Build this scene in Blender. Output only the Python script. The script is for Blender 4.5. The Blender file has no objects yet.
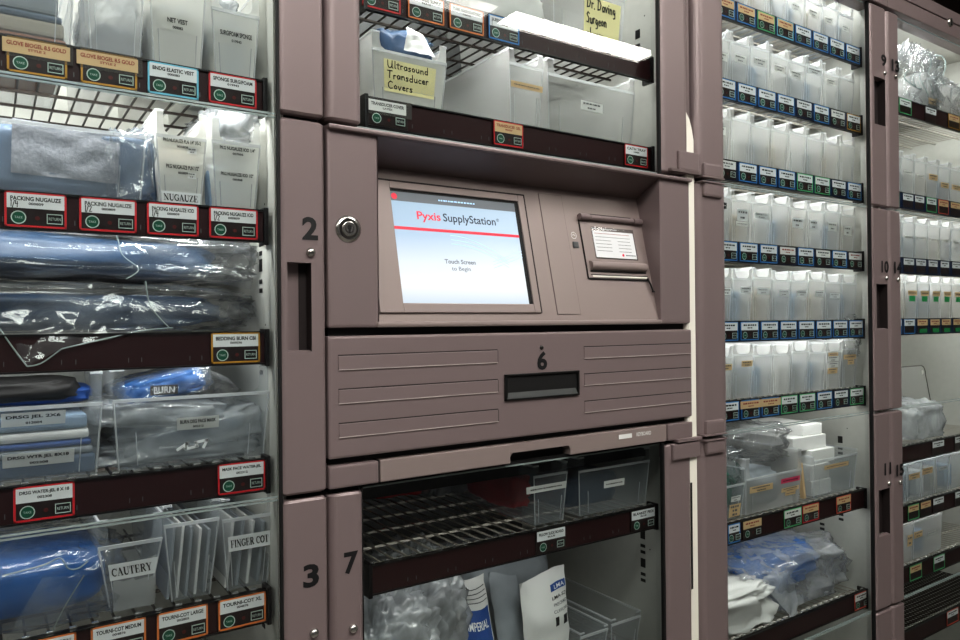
import bpy, bmesh, math, random
from mathutils import Vector, Matrix, noise
random.seed(7)
S = bpy.context.scene
COL = S.collection
# ------------------------------------------------------------------ camera (fitted to the cabinet's straight edges)
FPX = 728.8
MR = Vector((0.82831047, -0.56019095, -0.00937383))
MD = Vector((-0.00564214, 0.00838983, -0.99994889))
MF = Vector((0.56024096, 0.82832102, 0.00378871))
CAM = Vector((0, -.9, 1.3))
cd = bpy.data.cameras.new('camera'); cam = bpy.data.objects.new('camera', cd); COL.objects.link(cam)
cam.matrix_world = Matrix(((MR.x, -MD.x, -MF.x, CAM.x), (MR.y, -MD.y, -MF.y, CAM.y), (MR.z, -MD.z, -MF.z, CAM.z), (0, 0, 0, 1)))
cd.sensor_width = 36; cd.lens = FPX / 960 * 36; cd.clip_start = .01
S.camera = cam

def ray(px, py): return (px - 480) * MR + (py - 320) * MD + FPX * MF
def P(px, py, Y=0.0):
    d = ray(px, py); return CAM + d * ((Y - CAM.y) / d.y)
def X(px, py=320, Y=0.0): return P(px, py, Y).x
def Z(px, py, Y=0.0): return P(px, py, Y).z

# ------------------------------------------------------------------ materials
MATS = {}
def lin(c):
    return tuple(((v / 255) / 12.92 if v / 255 <= .04045 else ((v / 255 + .055) / 1.055) ** 2.4) for v in c) + (1,)
def mat(name, rgb, rough=.5, metal=0., bump=0., bscale=300., var=0., spec=.5, emit=0., trans=0.):
    m = bpy.data.materials.new(name); m.use_nodes = True; nt = m.node_tree
    b = nt.nodes['Principled BSDF']
    c = lin(rgb)
    b.inputs['Base Color'].default_value = c
    b.inputs['Roughness'].default_value = rough
    b.inputs['Metallic'].default_value = metal
    b.inputs['Specular IOR Level'].default_value = spec
    if emit:
        b.inputs['Emission Color'].default_value = c; b.inputs['Emission Strength'].default_value = emit
    if bump or var:
        tc = nt.nodes.new('ShaderNodeTexCoord'); n = nt.nodes.new('ShaderNodeTexNoise')
        n.inputs['Scale'].default_value = bscale; n.inputs['Detail'].default_value = 4
        nt.links.new(tc.outputs['Object'], n.inputs['Vector'])
        if bump:
            bp = nt.nodes.new('ShaderNodeBump'); bp.inputs['Strength'].default_value = bump; bp.inputs['Distance'].default_value = .001
            nt.links.new(n.outputs['Fac'], bp.inputs['Height']); nt.links.new(bp.outputs['Normal'], b.inputs['Normal'])
        if var:
            mx = nt.nodes.new('ShaderNodeMixRGB'); mx.blend_type = 'MULTIPLY'; mx.inputs['Fac'].default_value = var
            mx.inputs['Color1'].default_value = c
            nt.links.new(n.outputs['Fac'], mx.inputs['Color2']); nt.links.new(mx.outputs['Color'], b.inputs['Base Color'])
    MATS[name] = m; return m

def film(name, rgb, opacity, gloss=.12, rough=.08, tint=(255, 255, 255), bump=0., bscale=40., translu=.5, fres=1.45, cloud=0.):
    """thin sheet: see-through, a little milky, shiny"""
    m = bpy.data.materials.new(name); m.use_nodes = True; nt = m.node_tree; N = nt.nodes; L = nt.links
    for n in list(N): N.remove(n)
    out = N.new('ShaderNodeOutputMaterial'); tr = N.new('ShaderNodeBsdfTransparent'); tr.inputs['Color'].default_value = lin(tint)
    df = N.new('ShaderNodeBsdfDiffuse'); df.inputs['Color'].default_value = lin(rgb)
    tl = N.new('ShaderNodeBsdfTranslucent'); tl.inputs['Color'].default_value = lin(rgb)
    a = N.new('ShaderNodeMixShader'); a.inputs[0].default_value = translu; L.new(df.outputs[0], a.inputs[1]); L.new(tl.outputs[0], a.inputs[2])
    b = N.new('ShaderNodeMixShader'); b.inputs[0].default_value = opacity; L.new(tr.outputs[0], b.inputs[1]); L.new(a.outputs[0], b.inputs[2])
    gl = N.new('ShaderNodeBsdfGlossy'); gl.inputs['Roughness'].default_value = rough
    c = N.new('ShaderNodeMixShader'); L.new(b.outputs[0], c.inputs[1]); L.new(gl.outputs[0], c.inputs[2])
    fr = N.new('ShaderNodeLayerWeight'); fr.inputs['Blend'].default_value = .25
    mm = N.new('ShaderNodeMath'); mm.operation = 'MULTIPLY_ADD'; mm.inputs[1].default_value = gloss * 2.2; mm.inputs[2].default_value = gloss * .35
    L.new(fr.outputs['Fresnel'], mm.inputs[0]); L.new(mm.outputs[0], c.inputs[0])
    if bump or cloud:
        tc = N.new('ShaderNodeTexCoord')
        n = N.new('ShaderNodeTexNoise'); n.inputs['Scale'].default_value = bscale; n.inputs['Detail'].default_value = 3; n.inputs['Distortion'].default_value = 1.2
        L.new(tc.outputs['Object'], n.inputs['Vector'])
        if bump:
            bp = N.new('ShaderNodeBump'); bp.inputs['Strength'].default_value = bump; bp.inputs['Distance'].default_value = .01
            L.new(n.outputs['Fac'], bp.inputs['Height']); L.new(bp.outputs[0], gl.inputs['Normal']); L.new(bp.outputs[0], df.inputs['Normal'])
        if cloud:
            mr = N.new('ShaderNodeMapRange'); mr.inputs[1].default_value = .35; mr.inputs[2].default_value = .7
            mr.inputs[3].default_value = opacity; mr.inputs[4].default_value = min(1, opacity + cloud)
            L.new(n.outputs['Fac'], mr.inputs[0]); L.new(mr.outputs[0], b.inputs[0])
    L.new(c.outputs[0], out.inputs[0]); MATS[name] = m; return m

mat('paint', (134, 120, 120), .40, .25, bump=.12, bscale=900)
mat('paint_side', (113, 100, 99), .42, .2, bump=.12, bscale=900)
mat('console_paint', (145, 132, 129), .42, .15, bump=.08, bscale=900)
mat('rib_highlight', (190, 178, 174), .4)
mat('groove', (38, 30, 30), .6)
mat('gap_black', (12, 11, 12), .7)
mat('interior', (196, 196, 190), .5, .15, bump=.05, bscale=60, var=.12)
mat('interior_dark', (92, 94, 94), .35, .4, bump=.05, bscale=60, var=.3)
mat('slot_black', (14, 14, 15), .6)
mat('rail_brown', (50, 26, 28), .35, spec=.35)
mat('rail_black', (20, 18, 20), .35)
mat('wire', (168, 163, 154), .3, .3)
mat('wire_dark', (52, 46, 42), .35, .6)
mat('wire_chrome', (225, 225, 222), .2, .9)
mat('white_card', (226, 228, 230), .6)
mat('off_card', (224, 224, 222), .6)
mat('tan_tape', (214, 184, 142), .65)
mat('note_yellow', (240, 232, 178), .75)
mat('ink', (18, 18, 20), .6)
mat('ink_red', (150, 60, 50), .6)
mat('ink_grey', (90, 92, 96), .6)
mat('tag_dark', (42, 32, 32), .3)
mat('button_green', (18, 88, 66), .3)
mat('button_ring', (196, 214, 206), .4)
mat('button_black', (20, 20, 22), .3)
mat('led_red', (90, 34, 32), .3)
for n, c in dict(red=(206, 44, 52), blue=(62, 134, 202), navy=(18, 40, 76), lightblue=(120, 196, 222), orange=(226, 130, 70), gold=(190, 140, 50), green=(92, 190, 128), salmon=(226, 96, 76), none=(42, 32, 32)).items():
    mat('frame_' + n, c, .4)
mat('green_sticker', (24, 150, 84), .6)
mat('pink_sticker', (220, 70, 110), .6)
mat('cream', (236, 233, 222), .5, bump=.05)
mat('steel', (190, 188, 184), .22, .95)
mat('steel_dark', (90, 88, 86), .3, .9)
mat('pull_black', (22, 22, 22), .4)
mat('pull_grey', (74, 76, 76), .45)
mat('brown_wall', (58, 44, 40), .8, bump=.2, bscale=20, var=.5)
mat('room_wall', (190, 188, 180), .8, bump=.1, bscale=80)
mat('room_wall_dark', (120, 120, 124), .8, bump=.1, bscale=80)
mat('floor_vinyl', (120, 116, 110), .35, bump=.05, bscale=30, var=.3)
mat('ceiling_tile', (205, 204, 198), .9, bump=.4, bscale=200, var=.15)
mat('metal_white', (225, 225, 225), .4)
mat('blue_wrap', (32, 78, 150), .55, bump=.3, bscale=30, var=.45)
mat('blue_bright', (20, 96, 168), .5, bump=.4, bscale=26, var=.35)
mat('blue_dark', (34, 62, 92), .5, bump=.5, bscale=24, var=.45)
mat('blue_pale', (140, 162, 186), .6, bump=.4, bscale=40, var=.3)
mat('slate_wrap', (86, 104, 128), .55, bump=.4, bscale=22, var=.3)
mat('gauze_grey', (158, 160, 168), .9, bump=.8, bscale=260, var=.55)
mat('paper_white', (214, 214, 212), .65, bump=.2, bscale=20)
mat('pack_grey', (150, 156, 162), .6, bump=.3, bscale=40, var=.25)
mat('pack_warm', (186, 176, 160), .6, bump=.3, bscale=40, var=.25)
mat('pack_terracotta', (160, 108, 84), .6, bump=.3, bscale=40, var=.25)
mat('pack_red', (190, 30, 38), .5, bump=.3, bscale=40, var=.2)
mat('pack_yellow', (200, 150, 60), .5)
mat('pack_green', (50, 120, 100), .5)
mat('ink_blue', (34, 74, 140), .5)
mat('screen_red', (190, 36, 58), .4, emit=.5)
mat('screen_dark', (16, 28, 50), .4, emit=.3)
mat('screen_grey', (104, 110, 118), .4, emit=.3)
mat('screen_bar', (88, 94, 100), .4, emit=.35)
mat('screen_line', (150, 184, 214), .4, emit=.72)
film('glass', (255, 255, 255), .0, gloss=.14, rough=.0, tint=(238, 243, 242))
film('glass_edge', (196, 210, 208), .62, gloss=.25, rough=.1)
film('bin_plastic', (228, 228, 226), .42, gloss=.09, rough=.28, translu=.55)
film('bin_rim', (240, 242, 244), .55, gloss=.15, rough=.25, translu=.5)
film('bin_clear', (200, 208, 214), .27, gloss=.10, rough=.2, translu=.55)
film('bin_milky', (230, 230, 226), .8, gloss=.09, rough=.3, translu=.5)
film('wrap', (222, 228, 234), .03, gloss=.22, rough=.12, bump=.5, bscale=18, translu=.4, cloud=.12)
film('wrap_milky', (222, 226, 230), .38, gloss=.2, rough=.16, bump=.6, bscale=18, translu=.4, cloud=.25)
film('wrap_soft', (228, 230, 234), .2, gloss=.2, rough=.14, bump=.5, bscale=18, translu=.4, cloud=.3)
film('card_sleeve', (150, 146, 144), .4, gloss=.2, rough=.1)

m = bpy.data.materials.new('screen_face'); m.use_nodes = True; nt = m.node_tree; b = nt.nodes['Principled BSDF']
tc = nt.nodes.new('ShaderNodeTexCoord'); sx = nt.nodes.new('ShaderNodeSeparateXYZ'); cr = nt.nodes.new('ShaderNodeValToRGB')
nt.links.new(tc.outputs['Generated'], sx.inputs[0]); nt.links.new(sx.outputs['Z'], cr.inputs[0]); nt.links.new(cr.outputs[0], b.inputs['Emission Color'])
e = cr.color_ramp.elements; e[0].position = 0; e[0].color = lin((214, 228, 240)); e[1].position = 1; e[1].color = lin((168, 196, 218))
for p_, c_ in ((.16, (248, 252, 255)), (.36, (232, 242, 252)), (.62, (182, 208, 232))):
    k = e.new(p_); k.color = lin(c_)
b.inputs['Base Color'].default_value = (.02, .02, .02, 1); b.inputs['Emission Strength'].default_value = .8; b.inputs['Roughness'].default_value = .25
MATS['screen_face'] = m
def emissive(name, rgb, s):
    m = bpy.data.materials.new(name); m.use_nodes = True; nt = m.node_tree
    b = nt.nodes['Principled BSDF']; b.inputs['Base Color'].default_value = lin(rgb); b.inputs['Emission Color'].default_value = lin(rgb); b.inputs['Emission Strength'].default_value = s
    MATS[name] = m
emissive('lamp_bright', (255, 252, 244), 26)
emissive('lamp_soft', (255, 252, 244), 8)
emissive('lamp_panel', (255, 252, 246), 12.5)

# ------------------------------------------------------------------ mesh builder
class MB:
    def __init__(s): s.v = []; s.f = []; s.m = []; s.s = []; s.mats = []
    def mi(s, n):
        if n not in s.mats: s.mats.append(n)
        return s.mats.index(n)
    def add(s, vs, fs, m, smooth=False, M=None):
        o = len(s.v); k = s.mi(m)
        s.v += [(M @ Vector(q)) if M else Vector(q) for q in vs]
        for f in fs: s.f.append([i + o for i in f]); s.m.append(k); s.s.append(smooth)
        return s
    def box(s, x0, x1, y0, y1, z0, z1, m, M=None, c=0.):
        if c <= 0:
            vs = [(x, y, z) for x in (x0, x1) for y in (y0, y1) for z in (z0, z1)]
            return s.add(vs, [(0, 1, 3, 2), (4, 6, 7, 5), (0, 4, 5, 1), (2, 3, 7, 6), (0, 2, 6, 4), (1, 5, 7, 3)], m, M=M)
        c = min(c, abs(x1 - x0) * .45, abs(y1 - y0) * .45, abs(z1 - z0) * .45)
        bm = bmesh.new(); bmesh.ops.create_cube(bm, size=1)
        for v in bm.verts: v.co = Vector(((x0 + x1) / 2 + v.co.x * (x1 - x0), (y0 + y1) / 2 + v.co.y * (y1 - y0), (z0 + z1) / 2 + v.co.z * (z1 - z0)))
        bmesh.ops.bevel(bm, geom=list(bm.edges), offset=c, segments=2, profile=.6, affect='EDGES')
        bm.verts.index_update()
        s.add([v.co.copy() for v in bm.verts], [[v.index for v in f.verts] for f in bm.faces], m, M=M); bm.free(); return s
    def quad(s, a, b, c, d, m, M=None): return s.add([a, b, c, d], [(0, 1, 2, 3)], m, M=M)
    def tube(s, pts, r, m, n=8, cap=True, M=None, smooth=True):
        pts = [Vector(p) for p in pts]; rs = r if isinstance(r, (list, tuple)) else [r] * len(pts)
        vs = []; fs = []; up = None
        for i, p in enumerate(pts):
            t = (pts[min(i + 1, len(pts) - 1)] - pts[max(i - 1, 0)]).normalized()
            if up is None: up = t.orthogonal().normalized()
            up = (up - t * up.dot(t)).normalized(); w = t.cross(up)
            for k in range(n):
                a = 2 * math.pi * k / n; vs.append(p + (up * math.cos(a) + w * math.sin(a)) * rs[i])
        for i in range(len(pts) - 1):
            for k in range(n): fs.append((i * n + k, i * n + (k + 1) % n, (i + 1) * n + (k + 1) % n, (i + 1) * n + k))
        s.add(vs, fs, m, smooth, M)
        if cap: s.add(vs[:n], [list(range(n))[::-1]], m, M=M); s.add(vs[-n:], [list(range(n))], m, M=M)
        return s
    def disc(s, cx, y, cz, r, m, n=20, M=None, ri=0.):
        vs = [(cx + r * math.cos(2 * math.pi * k / n), y, cz + r * math.sin(2 * math.pi * k / n)) for k in range(n)]
        if ri:
            vs += [(cx + ri * math.cos(2 * math.pi * k / n), y, cz + ri * math.sin(2 * math.pi * k / n)) for k in range(n)]
            return s.add(vs, [(k, (k + 1) % n, n + (k + 1) % n, n + k) for k in range(n)], m, M=M)
        return s.add(vs, [list(range(n))], m, M=M)
    def knob(s, cx, y, cz, prof, m, n=24, M=None):
        """lathe about the -Y axis: prof = [(radius, protrusion)]"""
        vs = []; fs = []
        for r, p in prof:
            for k in range(n): vs.append((cx + r * math.cos(2 * math.pi * k / n), y - p, cz + r * math.sin(2 * math.pi * k / n)))
        for i in range(len(prof) - 1):
            for k in range(n): fs.append((i * n + k, i * n + (k + 1) % n, (i + 1) * n + (k + 1) % n, (i + 1) * n + k))
        s.add(vs, fs, m, True, M); s.add(vs[-n:], [list(range(n))], m, M=M); return s
    def text(s, body, cx, y, cz, w, h, m, M=None, align='c', bold=0.):
        vs, fs, tw, th = glyphs(body, bold)
        if not vs: return s
        sx_ = w / tw if w else h / th; sz_ = h / th if h else w / tw
        ox = cx - (tw * sx_ / 2 if align == 'c' else 0)
        s.add([(ox + a * sx_, y, cz - h / 2 + b_ * sz_) for a, b_ in vs], fs, m, M=M); return s
    def strokes(s, polys, m, y, M=None):
        for pts, w in polys:
            for i in range(len(pts) - 1):
                a = Vector((pts[i][0], pts[i][1])); b_ = Vector((pts[i + 1][0], pts[i + 1][1])); d = b_ - a
                if d.length < 1e-9: continue
                n_ = Vector((-d.y, d.x)).normalized() * w / 2; e_ = d.normalized() * w * .3
                q = [a - e_ + n_, a - e_ - n_, b_ + e_ - n_, b_ + e_ + n_]
                s.add([(k.x, y, k.y) for k in q], [(0, 1, 2, 3)], m, M=M)
        return s
    def build(s, name, parent=None, org=None, label=None, cat=None, group=None, kind=None):
        if org is None: org = parent['_o'] if parent is not None else (0, 0, 0)
        org = Vector(org)
        me = bpy.data.meshes.new(name); me.from_pydata([tuple(v - org) for v in s.v], [], s.f); me.update()
        for n in s.mats: me.materials.append(MATS[n])
        me.polygons.foreach_set('material_index', s.m); me.polygons.foreach_set('use_smooth', s.s)
        o = bpy.data.objects.new(name, me); COL.objects.link(o)
        if parent is not None: o.parent = parent
        else: o.location = org
        o['_o'] = tuple(org)
        tag(o, label, cat, group, kind); return o
def tag(o, label=None, cat=None, group=None, kind=None):
    if label:
        o['label'] = label
        if not 4 <= len(label.replace('-', ' ').split()) <= 16: print('LABEL LENGTH', label)
    if cat: o['category'] = cat
    if group: o['group'] = group
    if kind: o['kind'] = kind
def thing(name, loc, label, cat, group=None):
    o = bpy.data.objects.new(name, None); COL.objects.link(o); o.location = loc; o['_o'] = tuple(loc); o.empty_display_size = .05
    tag(o, label, cat, group); return o

_G = {}
def glyphs(body, bold=0.):
    k = (body, bold)
    if k not in _G:
        c = bpy.data.curves.new('t', 'FONT'); c.body = body; c.size = 1; c.resolution_u = 3; c.offset = bold
        o = bpy.data.objects.new('t', c); COL.objects.link(o)
        dg = bpy.context.evaluated_depsgraph_get(); me = bpy.data.meshes.new_from_object(o.evaluated_get(dg))
        vs = [(v.co.x, v.co.y) for v in me.vertices]; fs = [list(p.vertices) for p in me.polygons]
        bpy.data.objects.remove(o); bpy.data.curves.remove(c); bpy.data.meshes.remove(me)
        x0 = min(v[0] for v in vs); x1 = max(v[0] for v in vs); y0 = min(v[1] for v in vs); y1 = max(v[1] for v in vs)
        _G[k] = ([(a - x0, b_ - y0) for a, b_ in vs], fs, x1 - x0, y1 - y0)
    return _G[k]

# bold serif capitals: thick stems, thin hairlines, slab serifs (unit height)
def arc(cx, cy, rx, ry, a0, a1, n=10): return [(cx + rx * math.cos(math.radians(a0 + (a1 - a0) * i / n)), cy + ry * math.sin(math.radians(a0 + (a1 - a0) * i / n))) for i in range(n + 1)]
def serif(word, x, y, z, w, h, mb, m, M=None):
    T, t, q = .17, .06, .05
    def sf(cx, zz, l=.17): return ([(cx - l, zz), (cx + l, zz)], q)
    D = {
     'N': (.84, [([(.17, .03), (.17, .97)], t), ([(.14, .95), (.68, .05)], T), ([(.68, .03), (.68, .97)], t), sf(.15, .025), sf(.13, .975, .12), sf(.68, .975)]),
     'U': (.82, [([(.2, .97), (.2, .3)] + arc(.43, .3, .23, .26, 180, 300, 8), T), (arc(.43, .3, .25, .27, 270, 360, 6) + [(.68, .97)], t), sf(.2, .975), sf(.68, .975, .14)]),
     'G': (.84, [(arc(.45, .5, .33, .44, 75, 285, 14), T * .85), (arc(.45, .5, .3, .46, 35, 90, 4), t), ([(.45, .05), (.6, .08), (.72, .16)], t), ([(.68, .12), (.68, .45)], T), sf(.68, .45), ([(.74, .7), (.74, .97)], t)]),
     'A': (.82, [([(.12, .03), (.4, .97)], t), ([(.4, .95), (.66, .03)], T), ([(.22, .34), (.56, .34)], t), sf(.12, .025, .13), sf(.66, .025, .17)]),
     'Z': (.74, [([(.1, .96), (.64, .96)], t), ([(.58, .94), (.14, .06)], T), ([(.1, .04), (.66, .04)], t), ([(.1, .96), (.08, .72)], t), ([(.66, .04), (.68, .3)], t)]),
     'E': (.76, [([(.2, .03), (.2, .97)], T), ([(.08, .975), (.62, .975)], t), ([(.08, .025), (.66, .025)], t), ([(.2, .5), (.48, .5)], t), ([(.62, .97), (.62, .74)], t), ([(.66, .03), (.68, .28)], t), ([(.48, .38), (.48, .62)], t)]),
     'C': (.78, [(arc(.43, .5, .31, .44, 75, 285, 14), T * .85), (arc(.43, .5, .28, .46, 35, 90, 4), t), ([(.43, .05), (.58, .08), (.7, .2)], t), ([(.7, .68), (.7, .97)], t)]),
     'T': (.76, [([(.37, .03), (.37, .97)], T), ([(.06, .975), (.68, .975)], t), ([(.06, .97), (.05, .72)], t), ([(.68, .97), (.69, .72)], t), sf(.37, .025)]),
     'R': (.86, [([(.2, .03), (.2, .97)], T), sf(.2, .025), ([(.08, .975), (.4, .975)], t), (arc(.4, .735, .2, .22, 85, -85, 8), T * .8), ([(.2, .5), (.4, .5)], t), ([(.4, .5), (.7, .04)], T), sf(.72, .025, .1)]),
     'Y': (.78, [([(.12, .97), (.4, .45)], T), ([(.66, .97), (.42, .45)], t), ([(.4, .5), (.4, .03)], T), sf(.12, .975), sf(.66, .975, .13), sf(.4, .025)]),
     'F': (.7, [([(.2, .03), (.2, .97)], T), ([(.08, .975), (.62, .975)], t), ([(.2, .5), (.46, .5)], t), ([(.62, .97), (.62, .72)], t), ([(.46, .38), (.46, .62)], t), sf(.2, .025)]),
     'I': (.42, [([(.2, .03), (.2, .97)], T), sf(.2, .025), sf(.2, .975)]),
     'O': (.86, [(arc(.43, .5, .32, .44, 100, 260, 12), T), (arc(.43, .5, .32, .44, -80, 80, 12), T), (arc(.43, .5, .3, .46, 80, 100, 2), t), (arc(.43, .5, .3, .46, 260, 280, 2), t)]),
     ' ': (.3, [])}
    tot = sum(D[c][0] for c in word); sx_ = w / tot; cx = x - w / 2
    for c in word:
        adv, st = D[c]
        for pts, wd in st: mb.strokes([([(cx + a * sx_, z - h / 2 + b_ * h) for a, b_ in pts], wd * (h + sx_) / 2)], m, y, M)
        cx += adv * sx_
# felt-pen handwriting, one stroke per line
HW = {
 'U': (.75, [[(.08, 1), (.1, .3), (.2, .03), (.42, .05), (.55, .3), (.6, 1), (.58, .1), (.68, 0)]]),
 'l': (.28, [[(.14, 1), (.12, .1), (.2, 0)]]), 't': (.4, [[(.2, .8), (.18, .1), (.3, 0)], [(.02, .56), (.38, .6)]]),
 'r': (.38, [[(.08, .5), (.1, 0)], [(.1, .35), (.2, .5), (.34, .46)]]), 'a': (.5, [[(.4, .45), (.2, .5), (.08, .25), (.18, 0), (.36, .12), (.42, .48), (.42, .02)]]),
 's': (.4, [[(.34, .46), (.14, .5), (.1, .36), (.3, .2), (.26, .02), (.06, .04)]]), 'o': (.48, [[(.22, .48), (.08, .28), (.16, .02), (.34, .04), (.4, .3), (.22, .48)]]),
 'u': (.5, [[(.08, .5), (.1, .1), (.24, 0), (.38, .15), (.4, .5), (.42, 0)]]), 'n': (.5, [[(.08, .5), (.1, 0)], [(.1, .3), (.24, .5), (.38, .4), (.4, 0)]]),
 'd': (.52, [[(.36, .45), (.16, .46), (.08, .2), (.2, 0), (.38, .12)], [(.42, 1), (.4, 0)]]), 'T': (.62, [[(.02, .96), (.6, 1)], [(.3, .97), (.27, 0)]]),
 'c': (.42, [[(.38, .42), (.2, .5), (.08, .25), (.18, .02), (.38, .06)]]), 'e': (.46, [[(.1, .26), (.38, .3), (.28, .5), (.12, .4), (.1, .12), (.24, 0), (.4, .08)]]),
 'C': (.66, [[(.58, .86), (.36, 1), (.12, .7), (.1, .25), (.32, 0), (.58, .1)]]), 'v': (.46, [[(.06, .5), (.2, 0), (.4, .52)]]),
 'D': (.7, [[(.14, .98), (.12, .02)], [(.04, .96), (.4, .92), (.6, .55), (.46, .1), (.08, 0)]]), '.': (.24, [[(.1, .0), (.13, .04)]]), ',': (.24, [[(.12, .06), (.06, -.14)]]),
 'i': (.24, [[(.1, .5), (.12, 0)], [(.12, .7), (.13, .74)]]), 'g': (.5, [[(.38, .44), (.16, .48), (.1, .2), (.26, .06), (.4, .3), (.4, -.3), (.14, -.36)]]),
 'w': (.6, [[(.05, .5), (.14, 0), (.28, .4), (.38, 0), (.52, .5)]]),
 'S': (.56, [[(.5, .88), (.26, 1), (.1, .78), (.42, .42), (.36, .04), (.06, .06)]]), '1': (.3, [[(.1, .85), (.18, 1), (.14, 0)]]), '/': (.36, [[(.0, -.1), (.32, 1.0)]]),
 '4': (.5, [[(.1, 1), (.06, .5), (.42, .52)], [(.34, .9), (.32, .0)]]), '2': (.5, [[(.06, .8), (.24, 1), (.4, .75), (.08, .05), (.46, .08)]]), ' ': (.3, [])}
def hand(word, x, y, z, h, mb, m, M=None, wd=.0011, sq=1., W=None):
    rr = random.Random(word)
    if W is not None: sq = W / (sum(HW[c][0] for c in word) * h * 1.06)
    for c in word:
        adv, st = HW[c]; dz = rr.uniform(-.05, .05) * h
        mb.strokes([([(x + a * h * sq, z + b_ * h + dz) for a, b_ in pts], wd) for pts in st], m, y, M)
        x += adv * h * 1.06 * sq
def scribble(mb, x0, x1, z, h, m, y, rr, M=None):
    """a line of print too small to read: broken short bars"""
    x = x0
    while x < x1 - h:
        l = rr.uniform(.8, 2.6) * h; l = min(l, x1 - x); mb.box(x, x + l, y, y + .0001, z - h / 2, z + h / 2, m, M=M); x += l + h * rr.uniform(.4, .8)

# ------------------------------------------------------------------ the room
def struct(name, mb): return mb.build(name, kind='structure')
struct('floor', MB().box(-4, 6, -3.4, 1.2, -.1, 0, 'floor_vinyl'))
struct('ceiling', MB().box(-4, 6, -3.4, 1.2, 2.76, 2.86, 'ceiling_tile'))
struct('wall_back', MB().box(-4, 6, .56, .68, 0, 2.76, 'brown_wall'))
struct('wall_front', MB().box(-4, 6, -3.5, -3.4, 0, 2.76, 'room_wall_dark'))
struct('wall_left', MB().box(-4.1, -4, -3.4, .56, 0, 2.76, 'room_wall'))
struct('wall_right', MB().box(6, 6.1, -3.4, .56, 0, 2.76, 'room_wall'))
def luminaire(x0, x1, y0, y1, lab, m):
    t = thing('ceiling_light', ((x0 + x1) / 2, (y0 + y1) / 2, 2.76), lab, 'ceiling light', 'ceiling lights')
    fr = MB(); a = .025
    for q in ((x0 - a, x1 + a, y0 - a, y0), (x0 - a, x1 + a, y1, y1 + a), (x0 - a, x0, y0, y1), (x1, x1 + a, y0, y1)): fr.box(*q, 2.70, 2.76, 'metal_white')
    fr.build('frame', t); MB().box(x0, x1, y0, y1, 2.71, 2.755, m).build('diffuser', t)
luminaire(1.98, 2.93, -1.86, -1.69, 'bright ceiling strip light mirrored in the upper door glass', 'lamp_bright')
luminaire(1.45, 1.9, -1.86, -1.69, 'softer short ceiling strip light next to the bright one', 'lamp_soft')
luminaire(-1.9, -1.0, -1.5, -1.1, 'wide ceiling panel light left of the camera', 'lamp_panel')
luminaire(-.4, .8, -1.6, -1.0, 'wide ceiling panel light just above the camera', 'lamp_panel')
luminaire(-.5, .6, -2.15, -1.75, 'narrow ceiling panel light behind the camera', 'lamp_panel')
luminaire(1.1, 1.9, -1.1, -.6, 'wide ceiling panel light right of the camera, close to the cabinets', 'lamp_panel')

# ------------------------------------------------------------------ stile: rounded door post, with an optional pull recess
def stile_mesh(mb, x0, x1, z0, z1, r=.012, d=.04, rec=None, m='paint', yf=0., dark='paint_side', bow=0.):
    n = 6
    L = [(x0, yf + d)] + [(x0 + r - r * math.cos(a), yf + r - r * math.sin(a)) for a in [math.pi / 2 * i / n for i in range(n + 1)]]
    R_ = [(x1 - r + r * math.sin(a), yf + r - r * math.cos(a)) for a in [math.pi / 2 * i / n for i in range(n + 1)]] + [(x1, yf + d)]
    if bow:  # a shallow bulge across the face
        mid = [(x0 + r + (x1 - x0 - 2 * r) * t, yf - bow * math.sin(math.pi * t)) for t in (.2, .4, .6, .8)]
    else: mid = []
    if rec: mid = [(rec[0], yf), (rec[1], yf)]
    prof = L + mid + R_; i0 = len(L)
    cx = (x0 + x1) / 2; c = .003
    zs = [(z0, 1), (z0 + c, 0)] + ([(rec[2], 0), (rec[3], 0)] if rec else []) + [(z1 - c, 0), (z1, 1)]
    vs = []; k = len(prof)
    for zz, sh in zs:
        for a, b_ in prof: vs.append((a + (c * (1 if a < cx else -1) if sh else 0), b_ + (c * .8 if sh else 0), zz))
    for j in range(len(zs) - 1):
        for i in range(k - 1):
            if rec and j == 2 and i == i0: continue
            sm = i < len(L) - 1 or i >= i0 + len(mid)
            mb.add([vs[j * k + i], vs[j * k + i + 1], vs[(j + 1) * k + i + 1], vs[(j + 1) * k + i]], [(0, 1, 2, 3)], m, sm or bool(bow))
    mb.add(vs[:k], [list(range(k))], m); mb.add(vs[-k:], [list(range(k))[::-1]], m)
    if rec:
        a0, a1, b0, b1 = rec; dp = .019
        mb.quad((a0, yf, b0), (a0, yf, b1), (a0, yf + dp, b1), (a0, yf + dp, b0), m)
        mb.quad((a1, yf, b0), (a1, yf + dp, b0), (a1, yf + dp, b1), (a1, yf, b1), 'groove')
        mb.quad((a0, yf, b0), (a0, yf + dp * .5, b0 + .002), (a1, yf + dp * .5, b0 + .002), (a1, yf, b0), m)
        mb.quad((a0, yf, b1), (a1, yf, b1), (a1, yf + dp, b1), (a0, yf + dp, b1), m)
        mb.quad((a0, yf + dp, b0), (a1, yf + dp, b0), (a1, yf + dp, b1), (a0, yf + dp, b1), m)
        mb.quad((a0 + (a1 - a0) * .66, yf + dp - .001, b0), (a1, yf + dp - .001, b0), (a1, yf + dp - .001, b1), (a0 + (a1 - a0) * .66, yf + dp - .001, b1), 'groove')
    return mb
def screw(parent, x, z, y=0., r=.0055):
    MB().knob(x, y + .0002, z, [(r * 1.15, 0), (r * 1.1, .0015), (r, .0035), (r * .6, .005), (.0005, .0055)], 'steel').build('latch_button', parent)
def number(parent, s, x, z, h, y=0., w=None):
    MB().text(s, x, y - .0006, z, w * 1.15, h * 1.06, 'ink', bold=.034).build('door_number', parent)

J1, J2, J3, JT = 1.566, 1.0795, .610, 2.05   # seams between doors, and the top of the doors
G = .0035                                 # half gap

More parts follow.
